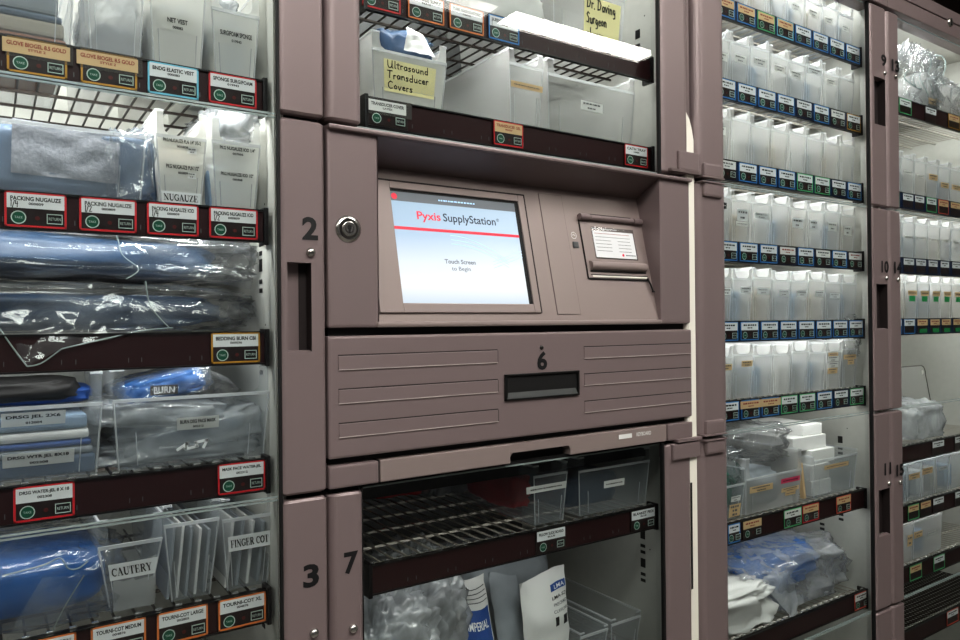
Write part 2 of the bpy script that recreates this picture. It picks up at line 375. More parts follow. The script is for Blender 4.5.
def door(parent, x0g, x1g, z0, z1, stiles, yg=.012, name='door'):
    """one door: its first stile is the part's own mesh; pane, other stile, number ... hang under it"""
    d = stile_mesh(MB(), z0=z0 + G, z1=z1 - G, **stiles[0]).build(name, parent)
    for st in stiles[1:]: stile_mesh(MB(), z0=z0 + G, z1=z1 - G, **st).build('stile', d)
    g = MB().quad((x0g, yg, z0 + .002), (x1g, yg, z0 + .002), (x1g, yg, z1 - .002), (x0g, yg, z1 - .002), 'glass').build('glass_pane', d)
    MB().box(x0g, x1g, yg - .0015, yg + .0015, z0 + .001, z0 + .003, 'glass_edge').build('pane_edge', d)
    MB().box(x0g, x1g, yg - .0015, yg + .0015, z1 - .003, z1 - .001, 'glass_edge').build('pane_edge', d)
    return d

def slots(mb, x, zs, y0=.055, s=1.):
    """groups of black bracket slots punched in a side wall facing -X"""
    for z in zs:
        for dz, h in ((0, .017), (-.022, .006), (-.034, .006)):
            mb.box(x - .0006, x, y0, y0 + .012 * s, z + dz - h / 2, z + dz + h / 2, 'slot_black')
        mb.knob(0, 0, 0, [(.0015, 0), (.001, .0004)], 'slot_black', 8, M=Matrix.Translation((x, y0 - .012, z + .03)) @ Matrix.Rotation(-math.pi / 2, 4, 'Z'))

def carcass(parent, x0, x1, ztop=2.12, inner='interior', slotz=(), front_black=True):
    w = .012
    MB().box(x0, x0 + w, .0195, .5, .05, ztop, inner).build('side_panel', parent)
    mb = MB().box(x1 - w, x1, .0195, .5, .05, ztop, inner)
    for q in slotz: slots(mb, x1 - w, (q[0],) if isinstance(q, tuple) else (q,), y0=q[1] if isinstance(q, tuple) else .072)
    mb.build('side_panel', parent)
    MB().box(x0 + w, x1 - w, .488, .5, .05, ztop, inner).build('back_panel', parent)
    MB().box(x0 + w, x1 - w, .035, .488, ztop - .012, ztop, inner).build('top_panel', parent)
    MB().box(x0 + w, x1 - w, .035, .488, .05, .065, inner).build('bottom_panel', parent)
    MB().box(x0 + .01, x1 - .01, .05, .49, 0, .05, 'gap_black').build('plinth', parent)

def top_fill(parent, x0, x1, z, power):
    """added fill light under the cabinet top, just behind the header"""
    l = bpy.data.lights.new('fill_bar', 'AREA'); l.shape = 'RECTANGLE'; l.size = x1 - x0; l.size_y = .03; l.energy = power; l.color = (1, .985, .96)
    o = bpy.data.objects.new('fill_bar', l); COL.objects.link(o); o.parent = parent  # unseen fill, added to lift the dark interior
    o.location = Vector(((x0 + x1) / 2, .07, z)) - Vector(parent['_o']); o.rotation_euler = (math.radians(25), 0, 0)

# ------------------------------------------------------------------ left supply cabinet
XL0, XLs, XL1 = -.42, X(281, 300), X(326.3, 300)
cabL = thing('supply_cabinet', (-.05, .25, 0), 'mauve glass-door supply cabinet at the left with doors 2 and 3', 'cabinet', 'mauve supply cabinets in one row')
carcass(cabL, XL0, .318, slotz=(1.43, 1.38, 1.27, .93, .80), inner='interior')
MB().box(.3185, XL1 + .001, .03, .05, .05, 2.12, 'gap_black').build('front_post', cabL)
top_fill(cabL, -.3, .28, 2.09, 5)
GX0, GX1 = XL0 + .07, X(281, 300) - .002
for z0, z1, n in ((J1, JT, None), (J2, J1, '2'), (J3, J2, '3'), (.06, J3, None)):
    rec = None
    if n == '2': rec = (XLs + .0085, X(311.5, 300), Z(300, 352), Z(300, 262.5))
    if n == '3': rec = (XLs + .0085, X(311.5, 300), J2 - .39, J2 - .275)
    d = door(cabL, GX0, GX1, z0, z1, [dict(x0=XLs, x1=XL1, rec=rec, d=.013, r=.007), dict(x0=XL0, x1=XL0 + .07)])
    if n == '2': number(d, '2', X(310, 228), Z(310, 228.5), .028, w=.0185); screw(d, X(310.5, 253), Z(310.5, 252.5))
    if n == '3': number(d, '3', X(311, 575), Z(311, 575.5), .028, w=.0185); screw(d, X(314, 633), Z(314, 633))
MB().box(GX1, XLs + .002, .003, .008, .06, JT, 'gap_black').build('door_seal', cabL)
MB().box(XL0, XL1, .002, .05, JT + .004, 2.12, 'paint').build('header', cabL)

# ------------------------------------------------------------------ middle cabinet with the console
XM0, XM1 = X(328.3, 300), X(690, 250)
cabM = thing('console_cabinet', (.72, .25, 0), 'mauve middle cabinet with touch screen, wide drawer 6 and lower door 7', 'cabinet', 'mauve supply cabinets in one row')
w = .012
XI0, XI1 = .375, 1.055
MB().box(XI0 - .002, XI0 + .01, .035, .5, .05, 2.12, 'interior').build('side_panel', cabM)
mb = MB().box(XI1, XI1 + .012, .014, .5, .05, 2.12, 'interior'); slots(mb, XI1, (1.86, 1.58, .885, .83), y0=.095); mb.build('side_panel', cabM)
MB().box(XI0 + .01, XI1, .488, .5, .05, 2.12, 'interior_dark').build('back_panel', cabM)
MB().box(XI0 + .01, XI1, .035, .488, 2.108, 2.12, 'interior').build('top_panel', cabM)
MB().box(XI0 + .01, XI1, .035, .488, .05, .065, 'interior').build('bottom_panel', cabM)
MB().box(XM0 + .01, XM1 - .01, .05, .49, 0, .05, 'gap_black').build('plinth', cabM)
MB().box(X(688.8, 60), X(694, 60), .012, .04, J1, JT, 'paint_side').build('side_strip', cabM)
MB().box(XM0, XM1, .002, .05, JT + .004, 2.12, 'paint').build('header', cabM)
top_fill(cabM, .42, 1.02, 2.09, 2.0)
# inner dark box round the console works
MB().box(XI0 + .012, XI1 - .002, .09, .42, 1.04, 1.08, 'gap_black').box(XI0 + .012, XI1 - .002, .10, .42, 1.08, J1 - .012, 'gap_black').build('inner_housing', cabM)
# black seams between modules
MB().box(XM0 + .002, XI0 - .0025, .03, .06, .05, 2.10, 'gap_black').build('front_post', cabM)
MB().box(XI1 + .0125, XM1 - .002, .03, .06, .05, 2.10, 'gap_black').build('front_post', cabM)
xa, xb = X(358.5, 60) + .006, X(659.5, 60)
d = door(cabM, xa - .004, xb + .004, J1, JT, [dict(x0=XM0, x1=xa), dict(x0=xb + .004, x1=X(688.5, 60), d=.013)])
# hinge knuckle at the foot of that door, lapping over the cream post
MB().box(X(677, 160), X(697, 160), -.006, .03, Z(680, 170), Z(680, 151), 'paint', c=.003).build('hinge_knuckle', d); MB().box(X(668, 160), X(698, 160), -.008, .03, Z(680, 173.2), Z(680, 170), 'paint_side', c=.001).build('hinge_knuckle', d)
MB().box(xb + .001, xb + .005, .003, .009, J1, JT, 'gap_black').build('door_seal', d)
xc, xd = X(364.5, 560) + .002, X(665, 500)
d = door(cabM, xc - .004, xd + .002, J3 - .4, J2, [dict(x0=XM0, x1=xc), dict(x0=xd + .002, x1=X(693, 500), d=.013)])
number(d, '7', X(351, 562), Z(351, 562.5), .0275, w=.0175); screw(d, X(353, 628), Z(353, 628.5))
MB().box(X(671, 450), X(697.5, 450), -.006, .03, Z(680, 459), Z(680, 443), 'paint', c=.003).build('hinge_knuckle', d); MB().box(X(675, 440), X(699, 440), -.008, .03, Z(680, 441.8), Z(680, 438.6), 'paint', c=.001).build('hinge_knuckle', d)
MB().box(xd - .002, xd + .003, .003, .009, J3 - .4, J2, 'gap_black').build('door_seal', d)
MB().box(xc - .004, xc - .002, .003, .009, J3 - .4, J2, 'gap_black').build('door_seal', d)

# console: frame with a sloping panel set in a recess
zt, zb = J1 - .004, Z(342, 329.5) + .002
ox0, ox1 = X(378.5, 250), X(660, 250)        # opening
ozt, ozb = Z(659.5, 180) + .003, Z(670, 320)  # opening top / bottom
def hitp(px, py, A, Nn):
    dd = ray(px, py); return CAM + dd * ((A - CAM).dot(Nn) / dd.dot(Nn))
pb = Vector((ox0, .004, ozb)); pt_r = P(637, 199.7, .056)
pzt = pt_r.z; slope = Vector((0, .056 - .004, pzt - ozb)); PN = slope.cross(Vector((1, 0, 0))).normalized()
upv = slope.normalized(); SL = slope.length
fr = MB()
fr.box(XM0, ox0, 0, .045, zb, zt, 'paint', c=.004)
fr.box(ox1, XM1, 0, .045, zb, zt, 'paint', c=.004)
fr.quad((ox0 - .003, .0, ozt), (ox1 + .003, .0, ozt), (ox1 + .003, .0, zt), (ox0 - .003, .0, zt), 'paint')
fr.box(ox0 - .004, ox1 + .004, .0002, .0448, ozt, zt, 'paint', c=.0)
fr.box(ox0 - .004, ox1 + .004, .0002, .0448, zb, ozb - .001, 'paint')
fr.box(ox0 - .004, ox1 + .002, -.003, .012, ozb - .007, ozb + .001, 'console_paint', c=.003)      # soft lower lip
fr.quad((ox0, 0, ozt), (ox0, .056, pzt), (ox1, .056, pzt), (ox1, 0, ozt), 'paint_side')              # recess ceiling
fr.quad((ox1 - .0006, 0, ozb), (ox1 - .0006, 0, ozt), (ox1 - .0006, .056, pzt), (ox1 - .0006, .004, ozb), 'paint')                   # right cheek
fr.quad((ox0, 0, ozb), (ox0, .004, ozb), (ox0, .056, pzt), (ox0, 0, ozt), 'paint')
fr.quad((ox0, .004, ozb), (ox1, .004, ozb), (ox1, .056, pzt), (ox0, .056, pzt), 'console_paint')
fr.box(XM0, XM1 + .001, -.007, .03, zt - .006, zt + .0005, 'paint', c=.0025)                          # visor lip along the top
con = fr.build('console_frame', cabM)
# local frame on the sloping panel: x = world x, z' = up the slope, y' = into the panel
def onpanel(px, py):
    q = hitp(px, py, pb, PN); return q.x, (q - pb).dot(upv)
PM = Matrix(((1, 0, 0, 0), (0, -PN.y if PN.y < 0 else PN.y, upv.y, pb.y), (0, -PN.z if PN.y < 0 else PN.z, upv.z, pb.z), (0, 0, 0, 1)))
# PM maps (x, y', z') with y' pointing into the cabinet
def rect(pts):
    q = [onpanel(*p) for p in pts]; xs = sorted(a for a, b_ in q); zs = sorted(b_ for a, b_ in q)
    return (xs[0] + xs[1]) / 2, (xs[2] + xs[3]) / 2, (zs[0] + zs[1]) / 2, (zs[2] + zs[3]) / 2
sx0, sx1, sz0, sz1 = rect([(388, 192), (515.5, 203.3), (533.6, 304), (403.6, 304)]); sx1 -= .007
bez = MB()
bx0, bx1, bz0, bz1 = ox0 + .004, rect([(380, 190), (521, 194), (542.6, 312), (400, 312)])[1], sz0 - .014, sz1 + .017
for q in ((bx0, bx1, bz1 - .0018, bz1), (bx1 - .002, bx1, bz0, bz1)): bez.box(q[0], q[1], -.0036, .0, q[2], q[3], 'groove', M=PM)
for q in ((sx0 - .004, sx1 + .004, sz1, sz1 + .004, -.004), (sx1, sx1 + .0075, sz0 - .001, sz1 + .004, -.004)): bez.box(q[0], q[1], -.0012, .0, q[2], q[3], 'gap_black', M=PM)
bez.box(bx0, sx0, -.0035, 0, bz0, bz1 - .002, 'console_paint', M=PM, c=.001); bez.box(sx1 + .0075, bx1 - .002, -.0035, 0, bz0, bz1 - .002, 'console_paint', M=PM, c=.001)
bez.box(sx0, sx1 + .0075, -.0035, 0, bz0, sz0, 'console_paint', M=PM, c=.001); bez.box(sx0, sx1 + .0075, -.0035, 0, sz1 + .004, bz1 - .002, 'console_paint', M=PM, c=.001)
bez.build('screen_bezel', cabM)
sc = MB(); sc.box(sx0, sx1, -.0012, 0, sz0, sz1, 'screen_face', M=PM)
scr = sc.build('touch_screen', cabM, label='lit touch screen with red and blue wording')
W_, H_ = sx1 - sx0, sz1 - sz0
sc = MB(); y = -.0016
sc.box(sx0, sx1, y, y + .0002, sz1 - .085 * H_, sz1, 'screen_bar', M=PM)
sc.disc(sx0 + .028 * W_, y - .0002, sz1 - .045 * H_, .022 * W_, 'screen_red', M=PM)
sc.box(sx0, sx1, y, y + .0002, sz1 - .345 * H_, sz1 - .318 * H_, 'screen_red', M=PM)
sc.text('Pyxis', sx0 + .18 * W_, y, sz1 - .215 * H_, .18 * W_, .10 * H_, 'screen_red', M=PM, align='l', bold=.02)
sc.text('SupplyStation', sx0 + .38 * W_, y, sz1 - .215 * H_, .43 * W_, .10 * H_, 'screen_dark', M=PM, align='l', bold=.012)
sc.text('®', sx0 + .83 * W_, y, sz1 - .185 * H_, .025 * W_, .03 * H_, 'screen_dark', M=PM)
sc.text('Touch Screen', sx0 + .47 * W_, y, sz1 - .615 * H_, .245 * W_, .042 * H_, 'screen_grey', M=PM, bold=.025)
sc.text('to Begin', sx0 + .47 * W_, y, sz1 - .685 * H_, .15 * W_, .05 * H_, 'screen_grey', M=PM, bold=.008)
scribble(sc, sx0 + .36 * W_, sx0 + .66 * W_, sz1 - .045 * H_, .0022, 'screen_line', y - .0002, random.Random(3), PM)
for k in range(3):
    sc.strokes([([(sx0 + (.42 + .45 * t) * W_, sz1 - (.37 + .04 * k + (.22 - .01 * k) * t * t) * H_) for t in [i / 8 for i in range(9)]], .0008)], 'screen_line', y, PM)
    sc.strokes([([(sx0 + (.74 + .26 * t) * W_, sz1 - (.60 + .03 * k - .12 * t) * H_) for t in [i / 5 for i in range(6)]], .0008)], 'screen_line', y, PM)
sc.build('screen_image', scr)
# tall blank access plate between screen and scanner door
ax0, ax1, az0, az1 = rect([(537.5, 193), (560.7, 196), (581, 314.5), (557.5, 314.5)])
a = MB()
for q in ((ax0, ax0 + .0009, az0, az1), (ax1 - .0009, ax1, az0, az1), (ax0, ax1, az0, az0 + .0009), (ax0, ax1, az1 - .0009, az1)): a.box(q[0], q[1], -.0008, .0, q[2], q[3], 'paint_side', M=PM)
a.box(ax0 + .0009, ax1 - .0009, -.0012, 0, az0 + .0009, az1 - .0009, 'console_paint', M=PM); a.build('access_plate', cabM)
# scanner door
dx0, dx1, dz0, dz1 = rect([(577, 214), (636, 222.6), (649, 279.4), (589, 280)])
hd = MB()
hd.box(dx0, dx1, -.002, 0, dz0, dz1, 'console_paint', M=PM)
hd.box(dx0 - .0014, dx0, -.0022, 0, dz0, dz1, 'gap_black', M=PM); hd.box(dx0, dx1, -.0026, 0, dz0 - .001, dz0 + .0012, 'gap_black', M=PM)
scd = hd.build('printer_door', cabM)
hb = MB(); L_ = dx1 - dx0
hb.tube([(dx0 - .002, -.006, dz1 - .004), (dx0 + .14 * L_, -.006, dz1 - .004)], .0056, 'paint', 12, M=PM)
hb.tube([(dx0 + .15 * L_, -.006, dz1 - .004), (dx1 - .13 * L_, -.006, dz1 - .004)], .0048, 'paint', 12, M=PM)
hb.tube([(dx1 - .12 * L_, -.006, dz1 - .004), (dx1 + .003, -.006, dz1 - .004)], .0056, 'paint', 12, M=PM)
hb.box(dx0 + .16 * L_, dx1 - .14 * L_, -.004, -.001, dz1 + .001, dz1 + .0035, 'groove', M=PM); hb.build('hinge_bar', scd)
cx0, cx1, cz0, cz1 = rect([(590.6, 231.3), (631.3, 233.8), (635.6, 259.6), (596, 257.9)])
cc = MB(); cc.box(cx0 - .001, cx1 + .003, -.0027, -.002, cz0 - .002, cz1 + .007, 'card_sleeve', M=PM); cc.box(cx0, cx1, -.0032, -.0026, cz0, cz1, 'white_card', M=PM)
rr = random.Random(5); hcd = cz1 - cz0; wcd = cx1 - cx0
for k in range(6):
    zz = cz1 - hcd * (.1 + .13 * k); scribble(cc, cx0 + .04 * wcd, cx0 + (.9 if k < 2 else .42) * wcd, zz, .0009, 'ink_red' if k == 0 else 'ink_grey', -.0036, rr, PM)
    if k > 1: scribble(cc, cx0 + .58 * wcd, cx0 + .9 * wcd, zz, .0009, 'ink_grey', -.0036, rr, PM)
cc.disc(cx0 + .66 * wcd, -.0036, cz0 + .12 * hcd, .0026, 'screen_red', M=PM); scribble(cc, cx0 + .73 * wcd, cx1 - .001, cz0 + .12 * hcd, .0018, 'ink_grey', -.0036, rr, PM)
scribble(cc, cx0 + .0, cx0 + .6 * wcd, cz1 + .0035, .0014, 'white_card', -.0036, rr, PM); cc.build('instruction_card', scd)
hx0, hx1, hz0, hz1 = rect([(588, 261.5), (642, 262.5), (645, 272.8), (590, 272)])
MB().tube([(hx0, -.003, (hz0 + hz1) / 2), (hx1, -.003, (hz0 + hz1) / 2)], (hz1 - hz0) * .42, 'console_paint', 14, M=PM).box(hx0, hx1, -.004, -.001, hz0 - .0012, hz0 + .0005, 'gap_black', M=PM).build('door_pull', scd)
MB().box(hx0 + .003, dx1 - .004, -.003, -.001, dz0 + .003, dz0 + .0055, 'cream', M=PM).box(hx0, dx1 - .002, -.0032, -.001, dz0 + .0062, dz0 + .0072, 'gap_black', M=PM).build('paper_slot', scd)
p1, p2 = onpanel(646, 279), onpanel(651, 293)
MB().tube([(p1[0], -.004, p1[1]), (p1[0] + .003, -.006, (p1[1] + p2[1]) / 2), (p2[0], -.006, p2[1])], [.0018, .0014, .0016], 'gap_black', 8, M=PM).tube([(p2[0] - .002, -.006, p2[1] + .001), (p2[0] + .003, -.006, p2[1] + .001)], .0016, 'gap_black', 8, M=PM).build('lever', scd)
q1 = onpanel(575.5, 245); MB().box(q1[0] - .006, q1[0] + .006, -.0022, 0, q1[1] - .0055, q1[1] + .0055, 'ink_grey', M=PM, c=.001).box(q1[0] - .004, q1[0] + .004, -.003, -.002, q1[1] - .0035, q1[1] + .0035, 'pull_grey', M=PM).build('release_button', cabM)
q1 = onpanel(573.5, 235.5); MB().disc(q1[0], -.0006, q1[1], .0062, 'off_card', M=PM, ri=.0054).strokes([([(q1[0] - .003, q1[1]), (q1[0], q1[1] + .002), (q1[0] + .003, q1[1] - .001)], .0008)], 'off_card', -.0006, PM).build('symbol', cabM)
# key lock
kx, kz = X(348.2, 229), Z(348.2, 229)
lk = MB().knob(kx, .001, kz, [(0.01863, 0), (0.01840, .0015), (0.01552, .003), (0.01437, .0035)], 'steel').knob(kx, -.0005, kz, [(0.01472, 0), (0.01322, .0026), (0.01288, .003)], 'steel_dark').knob(kx, -.0025, kz, [(0.01058, 0), (0.01012, .0016), (0.00897, .002)], 'steel').disc(kx, -.0047, kz, .0062, 'steel_dark', ri=.0052)
lk.box(kx - .0012, kx + .0012, -.0052, -.0044, kz - .0055, kz + .0045, 'gap_black').disc(kx, -.0053, kz + .0015, .0028, 'gap_black'); lk.build('key_lock', cabM)
# wide drawer 6
dzt, dzb = Z(342, 336), Z(342, 458.5)
dr = MB(); dr.box(XM0 - .001, XM1 + .002, 0, .04, dzb, dzt, 'paint', c=.0035)
gx0, gx1, hx_, hx2 = X(338.5, 400), X(497.5, 370), X(584, 370), XM1 - .002
ribs = [(Z(338.5, 356), Z(338.5, 370)), (Z(338.5, 390), Z(338.5, 403.8)), (Z(338.5, 424.2), Z(338.5, 437.8))]
for za, zc in ribs:
    for u0, u1, cl in ((gx0, gx1, True), (hx_, hx2, False)):
        dr.box(u0, u1, -.0014, .001, zc, za, 'paint', c=.0009)
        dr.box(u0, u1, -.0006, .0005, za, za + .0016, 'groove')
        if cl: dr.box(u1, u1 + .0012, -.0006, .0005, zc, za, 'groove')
        dr.box(u0, u1, -.0017, -.0008, zc - .0005, zc + .0005, 'rib_highlight')  # highlight on the rib's lower edge, painted as a pale line
drw = dr.build('drawer', cabM)
MB().box(XM0 + .004, XM1 - .004, .012, .04, dzt, zb, 'gap_black').build('seam', cabM)
MB().box(XM0 + .004, XM1 - .004, .012, .04, dzb - .008, dzb, 'gap_black').build('seam', cabM)
hx0, hx1, hz0, hz1 = X(504.5, 385), X(578, 385), Z(540, 398), Z(540, 372.5)
hd = MB()
for q in ((hx0 - .001, hx1 + .001, hz1 - .003, hz1), (hx0 - .001, hx1 + .001, hz0, hz0 + .003), (hx0 - .001, hx0 + .003, hz0, hz1), (hx1 - .003, hx1 + .001, hz0, hz1)): hd.box(q[0], q[1], -.0035, .0, q[2], q[3], 'pull_black', c=.0008)
hd.box(hx0, hx1, -.0006, .0, hz0, hz1, 'gap_black'); hd.quad((hx0 + .003, -.003, hz0 + .003), (hx1 - .003, -.003, hz0 + .003), (hx1 - .006, -.0007, hz0 + .012), (hx0 + .006, -.0007, hz0 + .012), 'pull_grey'); hd.build('drawer_pull', drw)
number(drw, '6', X(542, 360), Z(542, 360.5), .028, w=.0175)
MB().knob(X(541.5, 347.5), 0, Z(541.5, 347.5), [(.0036, 0), (.003, .002), (.002, .0022)], 'steel_dark').build('drawer_lock', drw)
# keyboard tray under the drawer
kzb, kzt = Z(342, 490.5) + .003, dzb - .009
xk0, xk1 = X(379, 470), X(668, 440)
kb = MB(); nx0, nx1 = X(511, 455), X(571, 450); nz = Z(540, 449.5)
kb.box(xk0 + .0025, nx0, .001, .04, kzb, kzt, 'console_paint', c=.002).box(nx1, xk1 - .002, .001, .04, kzb, kzt, 'console_paint', c=.002).box(nx0 - .003, nx1 + .003, .0012, .04, nz, kzt, 'console_paint')
for sgn, xn in ((1, nx0), (-1, nx1)): kb.add([(xn - .0005 * sgn, .0012, nz + .0005), (xn + .006 * sgn, .0012, nz + .0005), (xn + .0018 * sgn, .0012, nz - .0018), (xn - .0005 * sgn, .0012, nz - .006)], [(0, 1, 2, 3)], 'console_paint')
kb.box(nx0 + .0005, nx1 - .0005, .02, .04, kzb, nz, 'gap_black')
kt = kb.build('keyboard_tray', cabM)
MB().text('KEYBOARD', X(644, 434), .0003, Z(644, 433.5), .036, .0068, 'off_card', bold=.02).box(X(619, 436), X(632, 436), .0002, .0006, Z(625, 438.6), Z(625, 434.2), 'off_card').build('lettering', kt)
MB().box(XM0 - .001, xk0, -.0005, .04, kzb, kzt, 'paint', c=.003).build('end_piece', cabM)
MB().box(xk1, XM1 + .002, -.0005, .04, kzb, kzt, 'paint', c=.003).build('end_piece', cabM)
MB().box(XM0 + .004, XM1 - .004, .014, .04, J2 - .003, kzb, 'gap_black').build('seam', cabM)
MB().box(xk0, xk0 + .0025, .004, .03, kzb, kzt, 'gap_black').build('seam', cabM)

# ------------------------------------------------------------------ cream post between the cabinets
mb = MB(); xq0, xq1 = X(687.5, 250), X(696.5, 250)
pr = [(xq0, .03), (xq0, .004), (xq0 + .003, .001), (xq1 - .004, .001), (xq1 - .0005, .005), (xq1, .03)]
ztip = Z(688, 112); k = len(pr); lv = [(.05, 0), (Z(695, 140), 0), (Z(694, 128), .25), (Z(692, 119), .55), (ztip, .96)]
vs = []
for zz, sh in lv:
    for a_, b_ in pr: vs.append((xq0 + (a_ - xq0) * (1 - sh), b_ + .0, zz))
for j in range(len(lv) - 1):
    for i in range(k - 1): mb.add([vs[j * k + i], vs[j * k + i + 1], vs[(j + 1) * k + i + 1], vs[(j + 1) * k + i]], [(0, 1, 2, 3)], 'cream')
mb.box(X(690.8, 490), X(692.4, 490), .0002, .0012, Z(690, 590), Z(690, 483), 'gap_black')
mb.build('filler_post', org=(xq0, .02, .05), label='slim cream upright post filling the gap right of the middle cabinet', cat='post')

# ------------------------------------------------------------------ right supply cabinet
XA0, XA1, XA2, XA3 = X(698.5, 250), X(723.5, 200) + .013, X(871.5, 200), X(888.5, 250)
cabA = thing('supply_cabinet', (1.44, .25, 0), 'mauve glass-door supply cabinet with doors 9, 10 and 11 full of narrow bins', 'cabinet', 'mauve supply cabinets in one row')
carcass(cabA, XA0 + .004, 1.775, slotz=((1.0, .10), (.835, .10), (.80, .15)), inner='interior')
MB().box(XA0 + .0165, XA1 - .01, .041, .06, .05, 2.10, 'gap_black').build('front_post', cabA)
MB().box(1.7755, XA3 + .002, .03, .034, .05, 2.10, 'gap_black').build('front_post', cabA)
for z0, z1, n, rz in ((J1, JT, '9', (Z(880, 125), Z(880, 78))), (J2, J1, '10', (Z(882, 329), Z(882, 284))), (J3, J2, '11', (Z(885, 535.5), Z(885, 489))), (.06, J3, None, (.28, .38))):
    rx0, rx1 = XA2 + .018, XA3 - .007
    d = door(cabA, XA1 - .003, XA2 - .002, z0, z1, [dict(x0=XA0, x1=XA1, r=.018), dict(x0=XA2 + .003, x1=XA3, rec=(rx0, rx1, *rz), r=.007, d=.013)])
    MB().box(XA2 - .001, XA2 + .004, .003, .010, z0, z1, 'gap_black').build('door_seal', d)
    if n == '9': number(d, '9', XA3 - .013, Z(886, 61.5, 0), .027, w=.021); screw(d, XA3 - .011, Z(886, 74), r=.005)
    if n == '10': number(d, '10', XA3 - .018, Z(887, 267), .027, w=.029); screw(d, XA3 - .013, Z(889, 278.5), r=.005)
    if n == '11': number(d, '11', XA3 - .016, Z(891, 468), .027, w=.027); screw(d, XA3 - .012, Z(892, 482.5), r=.005)
    for zz in (z0, z1):
        s_ = 1 if zz == z0 else -1
        a0, a1 = sorted((zz + s_ * .004, zz + s_ * .032)); MB().box(X(702, 170), X(720.5, 170), -.006, .02, a0, a1, 'paint', c=.005).build('hinge_knuckle', d)
        a0, a1 = sorted((zz + s_ * .0032, zz + s_ * .0065)); MB().box(X(699.5, 170), X(721.5, 170), -.008, .02, a0, a1, 'paint', c=.0015).build('hinge_flange', d)
top_fill(cabA, 1.15, 1.72, 2.09, 1.5)
# far cabinet, mostly cut by the frame
XB0, XB1 = XA3 + .001, X(901.5, 250)
cabB = thing('supply_cabinet', (2.6, .25, 0), 'mauve glass-door supply cabinet at the far right with doors 13, 14 and 15', 'cabinet', 'mauve supply cabinets in one row')
XBE = 2.55
carcass(cabB, 1.7875, XBE, ztop=2.12, slotz=(1.79, 1.70, 1.34, 1.24))
MB().box(XB0, 1.7795, .03, .034, .05, 2.05, 'gap_black').build('front_post', cabB)
for z0, z1, n in ((J1, JT - .002, '13'), (J2, J1, '14'), (J3, J2, '15'), (.06, J3, None)):
    d = door(cabB, XB1 - .003, XBE - .06, z0, z1, [dict(x0=XB0, x1=XB1, r=.012, yf=-.001), dict(x0=XBE - .06, x1=XBE)])
    if n: number(d, n, (XB0 + XB1) / 2 + .006, {'13': Z(896, 67), '14': Z(900, 268), '15': Z(902, 469)}[n], .027, w=.030, y=-.0025); screw(d, (XB0 + XB1) / 2 + .006, {'13': Z(897, 78), '14': Z(900, 280), '15': Z(903, 481)}[n], y=-.002, r=.005)
def header(a, b_):
    return MB().box(a, b_, -.004, .05, JT + .0005, Z(960, 28), 'paint', c=.002).box(a, b_, .001, .05, Z(960, 28), Z(960, 28) + .003, 'groove').box(a, b_, -.004, .05, Z(960, 28) + .003, Z(960, 17) + .004, 'paint', c=.002)
header(XA0, XB0).build('header_beam', cabA); hdr = header(XB0, XBE)
top_fill(cabB, 1.85, 2.45, 2.09, 2.5)
hd_o = hdr.build('header_beam', cabB)
MB().knob(X(948, 23), -.004, Z(948, 23), [(.012, 0), (.011, .004), (.008, .005)], 'steel').box(X(948, 23) - .0015, X(948, 23) + .0015, -.0098, -.008, Z(948, 23) - .009, Z(948, 23) + .009, 'gap_black').build('header_lock', hd_o)

